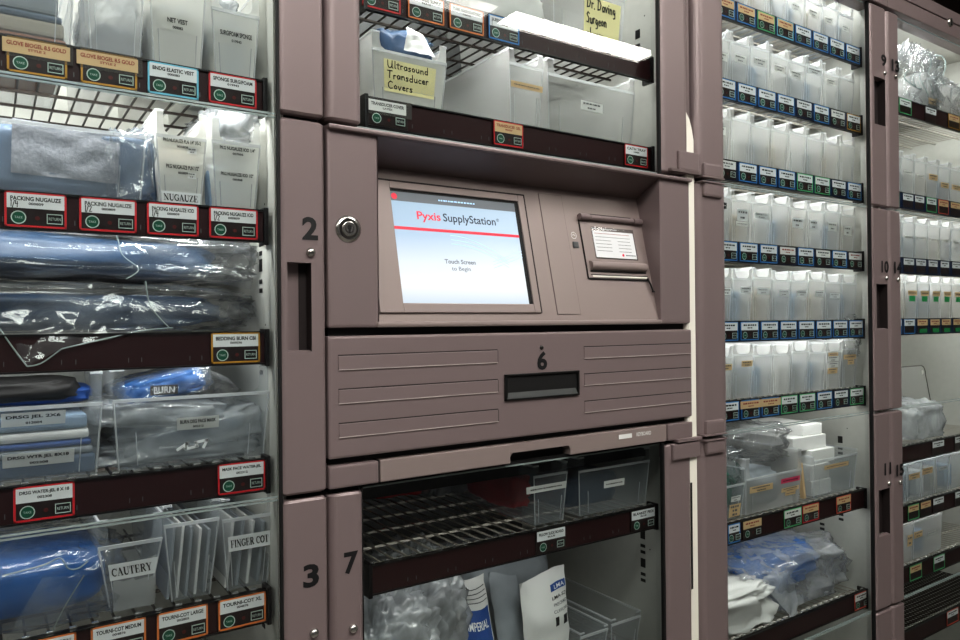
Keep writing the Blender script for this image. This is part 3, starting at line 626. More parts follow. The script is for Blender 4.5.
# ------------------------------------------------------------------ wire shelves with their label rails
RY = .034; RH = .0425
def shelf_tag(sh, x0, x1, z1, frame, title=None, sub=None, hand_=None, card='white_card', simple=False, ink='ink', wide=None, dirty=False, rr=random.Random(1)):
    z0 = z1 - RH + .003; y = RY - .003; t = .0022; mb = MB(); z1 -= .0015; w_ = x1 - x0; h_ = z1 - z0
    fm = 'frame_' + frame
    mb.box(x0, x1, y + .0006, RY - .0002, z0, z1, 'tag_dark')
    if frame != 'none':
        for q in ((x0, x0 + t, z0, z1), (x1 - t, x1, z0, z1), (x0, x1, z1 - t, z1), (x0, x1, z0, z0 + t)): mb.box(q[0], q[1], y, y + .001, q[2], q[3], fm)
    cx0, cx1 = (x0 + t, x1 - t) if wide is None else wide
    cz0 = z0 + h_ * .54; cz1 = z1 - t * .8
    if dirty: mb.box(x0 - .001, x1 + .006, y - .0001, y + .0005, cz0 - .004, z1 + .002, 'card_sleeve')
    mb.box(cx0, cx1, y - .0002, y + .0008, cz0, cz1, card)
    cm = (cx0 + cx1) / 2; ch = cz1 - cz0
    if title:
        mb.text(title, cm, y - .0004, cz1 - ch * .34, (cx1 - cx0) * .88, ch * .30, ink, bold=.03)
        mb.text(sub or '00000', cm, y - .0004, cz1 - ch * .68, (cx1 - cx0) * .26, ch * .18, ink, bold=.03)
    else:
        scribble(mb, cx0 + (cx1 - cx0) * .12, cx1 - (cx1 - cx0) * .12, cz1 - ch * .34, ch * .2, ink, y - .0004, rr)
        scribble(mb, cm - (cx1 - cx0) * .14, cm + (cx1 - cx0) * .14, cz1 - ch * .7, ch * .14, ink, y - .0004, rr)
    if hand_: hand(hand_, cx0 + .003, y - .0006, cz0 + .001, ch * .45, mb, 'ink', wd=.0008, sq=.9)
    mb.disc(x0 + w_ * .52, y - .0001, z0 + h_ * .27, .0024, 'led_red', 10)
    tg = mb.build('shelf_tag', sh)
    if simple: return
    bx = x0 + w_ * .22; bz = z0 + h_ * .27; r = .0072
    b1 = MB().disc(bx, y - .0008, bz, r, 'button_ring', 20, ri=r * .85).knob(bx, y + .0004, bz, [(r * .86, 0), (r * .84, .001)], 'button_green', 18)
    b1.text('TAKE', bx, y - .0009, bz, r * 1.05, r * .34, 'button_ring'); b1.build('take_button', tg)
    bx = x0 + w_ * .80; a = .0076; bh = .0055
    b2 = MB().box(bx - a, bx + a, y - .0004, y + .0006, bz - bh, bz + bh, 'button_black')
    for q in ((bx - a, bx + a, bz + bh - .0009, bz + bh), (bx - a, bx + a, bz - bh, bz - bh + .0009), (bx - a, bx - a + .0009, bz - bh, bz + bh), (bx + a - .0009, bx + a, bz - bh, bz + bh)): b2.box(q[0], q[1], y - .0008, y, q[2], q[3], 'button_ring')
    b2.text('RETURN', bx, y - .0009, bz, a * 1.5, bh * .6, 'button_ring'); b2.build('return_button', tg)

def wire_shelf(x0, x1, z1, label, ticks=True, wire='wire', pitch=.0225, group='wire shelves with label rails', grid=.075, nub=True, depth=.475, glow=0.):
    t = thing('wire_shelf', ((x0 + x1) / 2, .25, z1 - RH), label, 'shelf', group)
    mb = MB().box(x0, x1, RY, RY + .004, z1 - RH, z1, 'rail_brown').box(x0, x1, RY - .0025, RY + .005, z1 - .0022, z1, 'rail_black').box(x0, x1, RY - .0025, RY + .005, z1 - RH, z1 - RH + .002, 'rail_black')
    for xe in (x0, x1):
        MB().box(xe - .003, xe + .003, RY - .005, RY + .02, z1 - RH - .003, z1 + .003, 'rail_black', c=.0015).build('end_cap', t)
    if ticks:
        x = x0 + .06; k = 0
        while x < x1 - .03:
            mb.box(x, x + .0009, RY - .0006, RY, z1 - RH + .008, z1 - RH + .0135, 'ink_grey'); x += (.014 if k % 2 == 0 else .054); k += 1
    mb.build('label_rail', t)
    g = MB(); zd = z1 - .006; n = int((x1 - x0) / pitch); r = .0012
    for i in range(n + 1):
        x = x0 + .006 + i * pitch
        if x > x1 - .004: break
        g.box(x - r, x + r, RY + .006, depth, zd - r * 2, zd, wire)
        if nub: g.box(x - .0045, x + .0035, RY + .003, RY + .0085, z1 - .002, z1 + .0025, 'wire_chrome', c=.001)
    for k in range(int((depth - .07) / grid) + 1):
        y = RY + .03 + k * grid; g.box(x0, x1, y - .0018, y + .0018, zd - .006, zd - r * 2, wire)
    g.box(x0, x1, RY + .006, RY + .010, zd - .008, zd - .002, wire)
    g.build('wire_deck', t)
    if glow:      # added fill light hidden behind the rail, brightening the bins below
        l = bpy.data.lights.new('fill_bar', 'AREA'); l.shape = 'RECTANGLE'; l.size = x1 - x0 - .04; l.size_y = .006; l.energy = glow; l.color = (1, .985, .96)
        o = bpy.data.objects.new('fill_bar', l); COL.objects.link(o); o.parent = t
        o.location = Vector(((x0 + x1) / 2, RY + .010, z1 - RH + .018)) - Vector(t['_o']); o.rotation_euler = (math.radians(50), 0, 0)
    return t

def smooth(pts, k=6):
    P_ = [Vector(p) for p in pts]; out = []
    for i in range(len(P_) - 1):
        a, b_, c, d = P_[max(i - 1, 0)], P_[i], P_[i + 1], P_[min(i + 2, len(P_) - 1)]
        for j in range(k):
            t_ = j / k; out.append(.5 * ((2 * b_) + (c - a) * t_ + (2 * a - 5 * b_ + 4 * c - d) * t_ * t_ + (3 * b_ - a - 3 * c + d) * t_ ** 3))
    return out + [P_[-1]]
# ------------------------------------------------------------------ bins
def bin_(name, x0, x1, zb, hf, hb, y0, dep, label, group, mat_='bin_plastic', taper=.006, cards=(), rim='bin_rim', step=True, cat='bin', cut=True):
    """open bin: side walls rise above the scooped front; cards = (u0,u1,v0,v1,material,writer)"""
    t = thing(name, ((x0 + x1) / 2, y0 + dep / 2, zb), label, cat, group)
    mb = MB(); g = .0008; x0 += g; x1 -= g; zb += .0008
    y1 = y0 + dep; tp = taper
    # bottom corners pulled in
    B = [(x0 + tp, y0 + tp, zb), (x1 - tp, y0 + tp, zb), (x1 - tp, y1 - tp, zb), (x0 + tp, y1 - tp, zb)]
    def fpt(u, v):  # point on the front wall, u across, v up in metres
        k = v / hf; a = B[0][0] + (x0 - B[0][0]) * k; b_ = B[1][0] + (x1 - B[1][0]) * k
        return (a + (b_ - a) * u, B[0][1] + (y0 - B[0][1]) * k, zb + v)
    mb.quad(*B, mat_)
    mb.quad(B[0], B[1], fpt(1, hf), fpt(0, hf), mat_)                    # front
    ys = y0 + .012
    for xx, bi, bj in ((x0, B[0], B[3]), (x1, B[1], B[2])):                # side walls: up to hb with a front post
        mb.add([bi, (xx, y0, zb + hf), (xx, y0, zb + hb), (xx, y1, zb + hb), bj], [(0, 1, 2, 3, 4)], mat_)
        mb.box(xx - .0012, xx + .0012, y0, y1, zb + hb - .003, zb + hb, rim)
    mb.quad(B[3], B[2], (x1, y1, zb + hb), (x0, y1, zb + hb), mat_)
    mb.box(x0, x1, y0 - .0016, y0 + .0012, zb + hf - .004, zb + hf, rim)   # front rim
    mb.box(x0, x1, y1 - .0012, y1 + .0012, zb + hb - .003, zb + hb, rim)
    if cut:                                                               # little front posts with a rounded foot
        pw = min(.012, (x1 - x0) * .14)
        for xx, s_ in ((x0, 1), (x1, -1)):
            mb.add([(xx, y0, zb + hf), (xx + s_ * pw * 1.8, y0, zb + hf), (xx + s_ * pw * 1.15, y0, zb + hf + .005), (xx + s_ * pw, y0, zb + hf + .013), (xx + s_ * pw, y0, zb + hb), (xx, y0, zb + hb)], [(0, 1, 2, 3, 4, 5)], mat_)
            mb.box(min(xx, xx + s_ * pw), max(xx, xx + s_ * pw), y0 - .001, y0 + .001, zb + hb - .0025, zb + hb, rim)
    for u in (0, 1):                                                      # moulded corner edges
        a, b_ = Vector(fpt(u, 0)), Vector(fpt(u, hf)); mb.tube([a, b_], .0011, rim, 5, cap=False)
    if step:                                                              # half-height step in the sides
        for u in (.12, .88):
            a, b_ = Vector(fpt(u, hf * .05)), Vector(fpt(u, hf * .52)); a.y -= .0006; b_.y -= .0006; mb.tube([a, b_], .0007, rim, 4, cap=False)
    mb.build('bin_body', t)
    for (u0, u1, v0, v1, cm, wr) in cards:
        cb = MB(); off = -.0012
        q = [Vector(fpt(u0, v0 * hf)), Vector(fpt(u1, v0 * hf)), Vector(fpt(u1, v1 * hf)), Vector(fpt(u0, v1 * hf))]
        for v in q: v.y += off
        if cm: cb.quad(*q, cm)
        # local frame on this card
        ex = (q[1] - q[0]); ez = (q[3] - q[0]); W2, H2 = ex.length, ez.length; ex.normalize(); ez.normalize(); ey = ez.cross(ex)
        M = Matrix(((ex.x, ey.x, ez.x, q[0].x), (ex.y, ey.y, ez.y, q[0].y), (ex.z, ey.z, ez.z, q[0].z), (0, 0, 0, 1)))
        sg = 1 if ey.y > 0 else -1
        wr(cb, W2, H2, -.0006 * sg, M)
        cb.build('bin_label', t)
    return t
def w_none(cb, W, H, y, M): pass
def w_bars(seed, m='ink_grey', lines=2):
    def f(cb, W, H, y, M):
        rr = random.Random(seed)
        for k in range(lines):
            z_ = H * (1 - (k + .6) / (lines + .2)); a = .1 if k == 0 else .3
            scribble(cb, W * a, W * (1 - a), z_, H * .16, m, y, rr, M)
    return f
def w_text(l1, l2=None, m='ink', fill=.86):
    def f(cb, W, H, y, M):
        if l2: cb.text(l1, W / 2, y, H * .66, W * fill, H * .30, m, M=M, bold=.03); cb.text(l2, W / 2, y, H * .24, W * .26, H * .18, m, M=M, bold=.03)
        else: cb.text(l1, W / 2, y, H * .5, W * fill, H * .5, m, M=M, bold=.01)
    return f
def w_serif(word, hh=.56): 
    def f(cb, W, H, y, M): serif(word, W / 2, y, H / 2, W * .9, H * hh, cb, 'ink', M)
    return f

# soft wrapped goods: a rounded block pushed about by noise
def lump(name, c, s, m, label=None, cat=None, group=None, amp=.12, freq=3., seed=0, parent=None, n=26, ridged=.0, floor_=None, power=.45, build=True, rot=0., ymin=None):
    vs = []; fs = []; nu, nv = n * 2, n
    def sp(v, p): return math.copysign(abs(v) ** p, v)
    for j in range(nv + 1):
        ph = -math.pi / 2 + math.pi * j / nv
        for i in range(nu):
            th = 2 * math.pi * i / nu
            d = Vector((sp(math.cos(ph), power) * sp(math.cos(th), power), sp(math.cos(ph), power) * sp(math.sin(th), power), sp(math.sin(ph), power)))
            p = d * freq + Vector((seed * 3.1, seed * 1.7, seed))
            k = 1 + amp * noise.noise(p) + amp * .5 * noise.noise(p * 2.3)
            if ridged: k += ridged * (.5 - abs(noise.noise(p * 1.7 + Vector((9, 9, 9))))) + ridged * .5 * (.5 - abs(noise.noise(p * 3.9)))
            q = Vector((d.x * s[0] / 2 * k, d.y * s[1] / 2 * k, d.z * s[2] / 2 * k))
            if rot: q.rotate(Matrix.Rotation(rot, 3, 'Y'))
            q += Vector(c)
            if floor_ is not None and q.z < floor_: q.z = floor_ + .0003 * noise.noise(p)
            if ymin is not None and q.y < ymin: q.y = ymin
            vs.append(q)
    for j in range(nv):
        for i in range(nu): fs.append((j * nu + i, j * nu + (i + 1) % nu, (j + 1) * nu + (i + 1) % nu, (j + 1) * nu + i))
    mb = MB(); mb.add(vs, fs, m, True)
    if not build: return mb
    return mb.build(name, parent, org=None if parent else (c[0], c[1], c[2] - s[2] / 2), label=label, cat=cat, group=group)

def sheet(pts, m, wob=.004, freq=30, seed=0, sub=14):
    """a loose four-cornered sheet: corners a b c d, wrinkled"""
    a, b_, c, d = [Vector(p) for p in pts]; nrm = (b_ - a).cross(d - a).normalized(); vs = []; fs = []
    for j in range(sub + 1):
        for i in range(sub + 1):
            u, v = i / sub, j / sub
            p = a * (1 - u) * (1 - v) + b_ * u * (1 - v) + c * u * v + d * (1 - u) * v
            q = p * freq + Vector((seed, seed, seed))
            p = p + nrm * (wob * (noise.noise(q) * 1.2 + (.5 - abs(noise.noise(q * 1.9))) * 1.2))
            vs.append(p)
    for j in range(sub):
        for i in range(sub): k = j * (sub + 1) + i; fs.append((k, k + 1, k + sub + 2, k + sub + 1))
    return vs, fs
ORD = ['first', 'second', 'third', 'fourth', 'fifth', 'sixth', 'seventh', 'eighth', 'ninth', 'tenth']

BY = .047
def BX(px, y=BY): return X(px, 320, y)
def TX(px): return X(px, 320, RY - .003)
ZL = dict(a=1.6155, b=1.448, c=1.2919, d=1.1283, e=.96, f=.79)
LX0, LX1 = XL0 + .02, .2985
# ---- left cabinet shelves
sh = wire_shelf(LX0, LX1, ZL['a'], 'wire shelf with two tan-taped tags, a blue tag and a red tag, top left', wire='wire_dark', glow=2.0, nub=False)
shelf_tag(sh, TX(8.6), TX(69), ZL['a'], 'gold', 'GLOVE BIOGEL 8.5 GOLD', 'STYLE 2', card='tan_tape', ink='ink_red', wide=(TX(4), TX(72)), dirty=True)
shelf_tag(sh, TX(82.5), TX(139), ZL['a'], 'gold', 'GLOVE BIOGEL 8.5 GOLD', 'STYLE 2', card='tan_tape', ink='ink_red', wide=(TX(78.5), TX(140)), dirty=True)
shelf_tag(sh, TX(149.5), TX(200.5), ZL['a'], 'lightblue', 'BNDG ELASTIC VEST', '000083')
shelf_tag(sh, TX(210.5), TX(258.5), ZL['a'], 'red', 'SPONGE SURGIFOAM', '019943')
sh = wire_shelf(LX0, LX1, ZL['b'], 'wire shelf with four red-framed gauze packing tags', wire='wire_dark', glow=1.2, nub=False)
for (a, b_, ti, hn) in ((5, 67.5, 'PACKING NUGAUZE', '1/4'), (80, 137.5, 'PACKING NUGAUZE', '1/2'), (147.8, 199.5, 'PACKING NUGAUZE IOD', '1/4'), (210, 258.5, 'PACKING NUGAUZE IOD', '1/2')):
    shelf_tag(sh, TX(a), TX(b_), ZL['b'], 'red', ti, '000809', hand_=hn)
sh = wire_shelf(LX0, LX1, ZL['c'], 'wire shelf with one gold-framed bedding tag under the bagged blue bedding', wire='wire_dark', glow=0.55, nub=False)
shelf_tag(sh, TX(211), TX(259.8), ZL['c'], 'gold', 'BEDDING BURN CBI', '060036')
sh = wire_shelf(LX0, LX1, ZL['d'], 'wire shelf with two red-framed dressing tags, above door 3', wire='wire_dark', glow=0.3)
shelf_tag(sh, TX(12), TX(73.5), ZL['d'], 'red', 'DRSG WATER-JEL 8 X 18', '002308')
shelf_tag(sh, TX(216.5), TX(264), ZL['d'], 'red', 'MASK FACE WATER-JEL', '002312')
sh = wire_shelf(LX0, LX1, ZL['e'], 'wire shelf behind door 3 with orange-framed tags', wire='wire_dark', glow=0.12)
for a, b_, ti, no in ((34, 74, 'TOURNI-COT SMALL', '004875'), (88.5, 143.7, 'TOURNI-COT MEDIUM', '004876'), (154.7, 205.6, 'TOURNI-COT LARGE', '002805'), (216, 263.5, 'TOURNI-COT XL', '004878')):
    shelf_tag(sh, TX(a), TX(b_), ZL['e'], 'orange', ti, no)
sh = wire_shelf(LX0, LX1, ZL['f'], 'wire shelf at the bottom left edge, below the orange tags', wire='steel', pitch=.012, grid=.012)

# ---- left cabinet bins
GL = 'bins in the left cabinet'
z = ZL['a']
bin_('storage_bin', BX(-75), BX(79), z, .112, .128, BY, .3, 'wide grey bin at the top left corner holding stacked wrapped packs', GL, cards=[(.62, .87, .86, .99, 'white_card', w_none)], mat_='bin_clear')
bin_('storage_bin', BX(87), BX(148), z, .112, .13, BY, .3, 'narrow bin with tan tape label, second on the top left shelf', GL, cards=[(.02, .99, .82, .96, 'tan_tape', w_text('GLOVE BIOGEL 8.5 GOLD', m='ink_red'))])
bin_('storage_bin', BX(151), BX(209), z, .108, .125, BY, .3, 'milky bin marked NET VEST on the top left shelf', GL, cards=[(.1, .9, .42, .60, 'bin_milky', w_text('NET VEST', '000082', fill=.5))], mat_='bin_milky')
bin_('storage_bin', BX(213.5), BX(262), z, Z(216, 8, BY) - z, .125, BY, .3, 'milky bin marked SURGIFOAM SPONGE, right end of the top left shelf', GL, cards=[(.08, .97, .50, .74, 'bin_milky', w_text('SURGIFOAM SPONGE', '019943', fill=.84))], mat_='bin_milky')
z = ZL['b']
bin_('storage_bin', BX(-80), BX(148), z, Z(100, 131, BY) - z, Z(100, 124, BY) - z, BY, .3, 'wide clear bin holding a slate blue pack, above the gauze tags', GL, mat_='bin_clear', cut=False)
bin_('storage_bin', BX(157), BX(208), z, Z(165, 135, BY) - z, Z(158, 112, .06) - z, BY, .3, 'cream-white bin marked NUGAUZE in big serif capitals', GL, mat_='bin_milky', cards=[
    (.06, .98, .80, .99, 'bin_milky', w_text('PKG NUGAUZE PLN 1/4" X5-2', '005808')), (.10, .98, .42, .62, 'bin_milky', w_text('PKG NUGAUZE PLN 1/2"', '005809')), (.02, .99, .02, .19, 'white_card', w_serif('NUGAUZE')), (.62, .82, .76, .85, 'white_card', w_bars(2)), (.64, .84, .40, .49, 'white_card', w_bars(3))])
bin_('storage_bin', BX(213), BX(262), z, Z(220, 141, BY) - z, Z(214, 120, .06) - z, BY, .3, 'milky bin with two faint iodoform gauze labels, beside the NUGAUZE bin', GL, mat_='bin_milky', cards=[
    (.08, .98, .78, .96, 'bin_milky', w_text('PKG NUGAUZE IOD 1/4"', '007005')), (.08, .98, .40, .58, 'bin_milky', w_text('PKG NUGAUZE IOD 1/2"', '000808'))])
z = ZL['d']
bin_('storage_bin', BX(-70), BX(102), z, Z(60, 405, BY) - z, Z(80, 373, BY) - z, BY, .32, 'wide clear bin of water-gel dressings, left one above the red tags', GL, mat_='bin_clear', cards=[
    (.38, .77, .74, .92, 'bin_milky', w_text('DRSG JEL 2X6', '012004')), (.38, .84, .20, .38, 'bin_milky', w_text('DRSG WTR JEL 8X18', '002308'))])
bin_('storage_bin', BX(112), BX(268.5), z, Z(190, 396, BY) - z, Z(190, 367, BY) - z, BY, .32, 'wide clear bin of burn face masks, beside the water-gel dressing bin', GL, mat_='bin_clear', cards=[
    (.38, .66, .50, .68, 'bin_milky', w_text('BURN DSG FACE MASK', '002312'))])
z = ZL['e']
bin_('storage_bin', BX(96), BX(161), z, Z(130, 543, BY) - z, Z(130, 517, BY) - z, BY, .3, 'narrow bin with a white CAUTERY label', GL, mat_='bin_clear', taper=.014, cards=[(.10, 1.0, .48, .72, 'white_card', w_serif('CAUTERY', .5))])
bin_('storage_bin', BX(162), BX(218), z, Z(190, 522, BY) - z, Z(190, 503, BY) - z, BY, .3, 'unlabelled narrow bin of white cards between CAUTERY and FINGER COT', GL, mat_='bin_clear', taper=.010)
bin_('storage_bin', BX(220), BX(276) - .004, z, Z(245, 517, BY) - z, Z(245, 497, BY) - z, BY, .3, 'narrow bin with a white FINGER COT label', GL, mat_='bin_clear', taper=.008, cards=[(.08, 1.0, .54, .75, 'white_card', w_serif('FINGER COT', .5))])

# ---- left cabinet goods
def slab(name, x0, x1, y0, y1, z0, z1, m, label, cat, group=None, rot=0., rim_=.004, extra=None):
    mb = MB(); cx, cz = (x0 + x1) / 2, (z0 + z1) / 2
    M = Matrix.Translation((cx, 0, cz)) @ Matrix.Rotation(rot, 4, 'Y') @ Matrix.Translation((-cx, 0, -cz)) if rot else None
    mb.box(x0, x1, y0, y1, z0, z1, m, M=M, c=rim_)
    if extra: extra(mb, M)
    return mb.build(name, org=(cx, (y0 + y1) / 2, z0), label=label, cat=cat, group=group)
z = ZL['a'] + .002
slab('wrapped_pack', BX(-55), BX(70), .065, .28, z + .002, z + .014, 'pack_terracotta', 'reddish flat pack at the bottom of the top left bin', 'pack')
slab('wrapped_pack', BX(-55), BX(68), .065, .28, z + .0145, z + .032, 'pack_warm', 'cream flat pack stacked on the reddish pack', 'pack')
slab('wrapped_pack', BX(-55), BX(66), .065, .28, z + .0325, z + .040, 'slate_wrap', 'dark thin pack in the top left bin, over the cream one', 'pack')
slab('wrapped_pack', BX(-55), BX(62), .065, .28, z + .0405, z + .10, 'pack_grey', 'tall grey pack topmost in the top left bin', 'pack')
lump('wrapped_pack', ((BX(90) + BX(146)) / 2, .14, z + .045), (.06, .15, .086), 'wrap_milky', 'crumpled clear bag inside the tan-taped bin', 'bag', amp=.15, ridged=.2, seed=2, floor_=z + .001)
lump('wrapped_pack', ((BX(90) + BX(146)) / 2 + .004, .14, z + .03), (.045, .10, .05), 'slate_wrap', 'slate blue item inside the crumpled clear bag of the tan-taped bin', 'pack', amp=.2, seed=4, floor_=z + .002)
lump('wrapped_pack', ((BX(154) + BX(206)) / 2, .14, z + .045), (.052, .15, .09), 'pack_grey', 'pale folded pack in the NET VEST bin', 'pack', amp=.12, seed=5, floor_=z + .001)
slab('wrapped_pack', BX(222), BX(252), .07, .24, z + .001, z + .075, 'blue_pale', 'pale bluish pack in the SURGIFOAM SPONGE bin', 'pack')
lump('wrapped_pack', (BX(235), .17, z + .102), (.045, .12, .04), 'wrap_milky', 'shiny clear sachets piled in the SURGIFOAM SPONGE bin', 'bag', amp=.2, ridged=.5, seed=8)
z = ZL['b'] + .002
lump('wrapped_pack', ((BX(-60) + BX(132)) / 2, .155, z + .04), (.27, .18, .082), 'slate_wrap', 'large slate blue pack in the wide clear bin', 'pack', amp=.06, seed=12, floor_=z, power=.25)
mb = MB(); vs, fs = sheet([(BX(12), .062, z + .022), (BX(121), .066, z + .020), (BX(124), .064, z + .079), (BX(14), .062, z + .083)], 'gauze_grey', .002, 60, 3)
mb.add(vs, fs, 'gauze_grey', True); mb.build('gauze_sheet', org=(BX(60), .063, z + .02), label='grey fuzzy gauze sheet lying against the front of the slate blue pack', cat='gauze sheet')
lump('wrapped_pack', (BX(132), .14, z + .04), (.05, .16, .08), 'wrap', 'clear crinkled wrap at the right end of the slate blue pack', 'wrap', amp=.2, ridged=.5, seed=21, floor_=z)
slab('wrapped_pack', BX(164), BX(202), .062, .22, z + .001, z + .042, 'pack_grey', 'grey gauze pack low in the NUGAUZE bin', 'pack')
slab('wrapped_pack', BX(160), BX(203), .075, .3, z + .043, z + .085, 'pack_warm', 'cream gauze carton in the NUGAUZE bin', 'pack')
lump('gauze_bottle', (BX(226), .085, z + .03), (.028, .028, .056), 'blue_pale', 'rounded pale bottle at the left in the iodoform gauze bin', 'bottle', amp=.02, seed=1, n=14)
lump('gauze_bottle', (BX(249), .09, z + .028), (.034, .034, .052), 'pack_grey', 'rounded grey bottle at the right in the iodoform gauze bin', 'bottle', amp=.02, seed=2, n=14)
lump('wrapped_pack', (BX(247), .17, z + .118), (.055, .14, .05), 'wrap_milky', 'shiny clear packets on top of the iodoform gauze bin', 'bag', amp=.2, ridged=.6, seed=9)

# the two long bedding rolls in clear bags
z = ZL['c'] + .0015
def bedding(lab, c, s, seed, rot=0., fl=None, ym=.05):
    b = lump('bedding_bag', c, s, 'wrap', lab, 'bag', 'bagged blue burn bedding', amp=.10, ridged=.22, freq=2.6, seed=seed, n=40, floor_=fl, power=.5, rot=rot, ymin=ym - .004)
    p = lump('folded_bedding', (c[0] - .004, c[1] + .004, c[2] - .002), (s[0] * .94, s[1] * .84, s[2] * .80), 'blue_dark', parent=b, amp=.10, freq=2.2, seed=seed + 3, n=24, power=.5, rot=rot, floor_=None if fl is None else fl + .001, ymin=ym + .004, build=False)
    p.build('folded_bedding', parent=b)
    return b
bedding('clear bag of dark blue bedding lying on top of the other bag', (.05, .20, z + .098), (.47, .28, .062), 31, rot=.02)
bb = bedding('clear bag of dark blue bedding flat on the shelf with the gold tag', (.055, .2, z + .027), (.46, .29, .058), 44, fl=z)
mb = MB()
vs, fs = sheet([(BX(-20), .0385, z + .015), (BX(98), .043, z + .065), (BX(60), .0300, z - .018), (BX(26), .0280, z - .036)], 'wrap', .004, 30, 5, 18); mb.add(vs, fs, 'wrap', True)
vs, fs = sheet([(BX(98), .043, z + .06), (BX(172), .043, z + .012), (BX(110), .031, z - .008), (BX(60), .0300, z - .018)], 'wrap', .004, 34, 8, 16); mb.add(vs, fs, 'wrap', True)
mb.tube(smooth([(BX(26), .0275, z - .036), (BX(40), .028, z - .033), (BX(60), .0295, z - .018)]), .0009, 'glass_edge', 6)
mb.tube(smooth([(BX(60), .0295, z - .018), (BX(85), .030, z - .012), (BX(110), .031, z - .006), (BX(140), .036, z + .001), (BX(172), .042, z + .004)]), .0009, 'glass_edge', 6)
mb.tube(smooth([(BX(-10), .036, z + .02), (BX(10), .031, z - .012), (BX(26), .0275, z - .036)]), .0009, 'glass_edge', 6)
mb.build('bag_flap', bb)
mb = MB(); vs, fs = sheet([(BX(130), .043, z + .075), (BX(250), .046, z + .052), (BX(258), .046, z + .11), (BX(165), .043, z + .118)], 'wrap', .006, 40, 12, 18); mb.add(vs, fs, 'wrap', True)
mb.tube(smooth([(BX(100), .041, z + .13), (BX(116), .040, z + .112), (BX(122), .040, z + .09), (BX(138), .041, z + .074), (BX(126), .041, z + .062)]), .0006, 'glass_edge', 6)
mb.tube(smooth([(BX(145), .042, z + .06), (BX(150), .041, z + .03), (BX(168), .041, z + .004)]), .0008, 'glass_edge', 6)
mb.build('bag_flap', bb)

# water-gel dressings and face masks
z = ZL['d'] + .002
for k, (dz, h, m_, lb) in enumerate(((0, .022, 'slate_wrap', 'dark blue flat dressing pack lowest in the dressing bin'), (.023, .008, 'pack_grey', 'grey flat dressing pack above the dark blue one'), (.032, .007, 'blue_wrap', 'bright blue edged dressing pack in the middle of the dressing bin'), (.040, .011, 'paper_white', 'white dressing pack printed in pink and blue'), (.052, .016, 'blue_pale', 'pale blue dressing pack uppermost in the dressing bin'))):
    slab('dressing_pack', BX(-50), BX(96) - .002 * k, .062, .26, z + dz, z + dz + h, m_, lb, 'dressing pack', 'dressing packs in the wide clear bin')
lump('dressing_pack', (BX(22), .13, z + .096), (.12, .12, .026), 'gap_black', 'dark rounded pack on top of the dressings with a blue stripe', 'dressing pack', amp=.1, seed=15)
lump('dressing_pack', (BX(34), .15, z + .088), (.13, .12, .02), 'blue_wrap', 'blue rounded pack just under the dark rounded one', 'dressing pack', amp=.1, seed=17)
for k, (cx_, cz_, sx_, sz_, rt, lb) in enumerate(((200, .030, .17, .045, -.16, 'clear face mask packet rising to the right in the mask bin'), (165, .060, .15, .03, .06, 'clear face mask packet lying above the others in the mask bin'), (185, .012, .19, .022, 0, 'clear face mask packet flat on the mask bin floor'))):
    b = lump('mask_packet', (BX(cx_), .15, z + cz_), (sx_, .17, sz_), 'wrap_milky', lb, 'mask packet', 'burn face mask packets', amp=.1, ridged=.25, seed=50 + k, n=26, rot=rt, ymin=.056)
    lump('folded_mask', (BX(cx_), .155, z + cz_), (sx_ * .85, .14, sz_ * .7), ['blue_pale', 'pack_grey', 'blue_pale'][k], parent=b, amp=.15, seed=60 + k, n=16, rot=rt, ymin=.06)
mb = MB(); mb.strokes([([(BX(176), z + .018), (BX(186), z + .025), (BX(184), z + .018), (BX(196), z + .020), (BX(194), z + .025), (BX(206), z + .027), (BX(202), z + .018)], .0034)], 'white_card', .0448)
mb.build('tie_strap', org=(BX(190), .045, z + .015), label='small white folded strap pressed against the mask bin front', cat='strap')
b = lump('blue_pouch', (BX(170), .12, z + .093), (.10, .10, .032), 'wrap', 'shiny blue printed pouch lying on top of the mask bin', 'pouch', amp=.12, ridged=.35, seed=71, n=28, rot=-.22)
lump('pouch_body', (BX(170), .122, z + .092), (.094, .09, .028), 'blue_bright', parent=b, amp=.14, ridged=.2, seed=71, n=20, rot=-.22)
MB().box(-.02, .012, 0, .0006, -.006, .006, 'gap_black', M=Matrix.Translation((BX(171), .070, z + .090))).text('BURN', -.004, -.0004, 0, .024, .008, 'white_card', M=Matrix.Translation((BX(171), .070, z + .090))).build('pouch_print', b)
lump('mask_packet', (BX(218), .15, z + .092), (.07, .12, .028), 'wrap', 'clear crumpled packet behind the shiny blue pouch', 'mask packet', amp=.2, ridged=.5, seed=77, n=20, rot=.5)

# door 3: blue roll in a clear bag, cards in the bins
z = ZL['e'] + .0015
b = lump('blue_pack_bag', (BX(20), .15, z + .036), (.20, .2, .082), 'wrap', 'clear bag round a bright blue pack at the left behind door 3', 'bag', amp=.1, ridged=.18, seed=81, n=36, floor_=z, ymin=.044)
lump('blue_pack', (BX(16), .155, z + .040), (.185, .17, .070), 'blue_bright', parent=b, amp=.06, seed=83, n=24, floor_=z + .004, ymin=.052)
mb = MB(); vs, fs = sheet([(BX(-10), .040, z - .02), (BX(52), .038, z - .016), (BX(84), .046, z + .055), (BX(40), .046, z + .06)], 'wrap', .003, 30, 15, 14); mb.add(vs, fs, 'wrap', True)
mb.tube(smooth([(BX(42), .0375, z - .016), (BX(60), .042, z + .02), (BX(82), .046, z + .054)]), .0007, 'glass_edge', 6); mb.tube(smooth([(BX(0), .0435, z + .070), (BX(40), .0435, z + .074), (BX(58), .043, z + .079), (BX(66), .043, z + .066), (BX(76), .043, z + .064), (BX(86), .044, z + .070)]), .0008, 'glass_edge', 6)
mb.build('bag_flap', b)
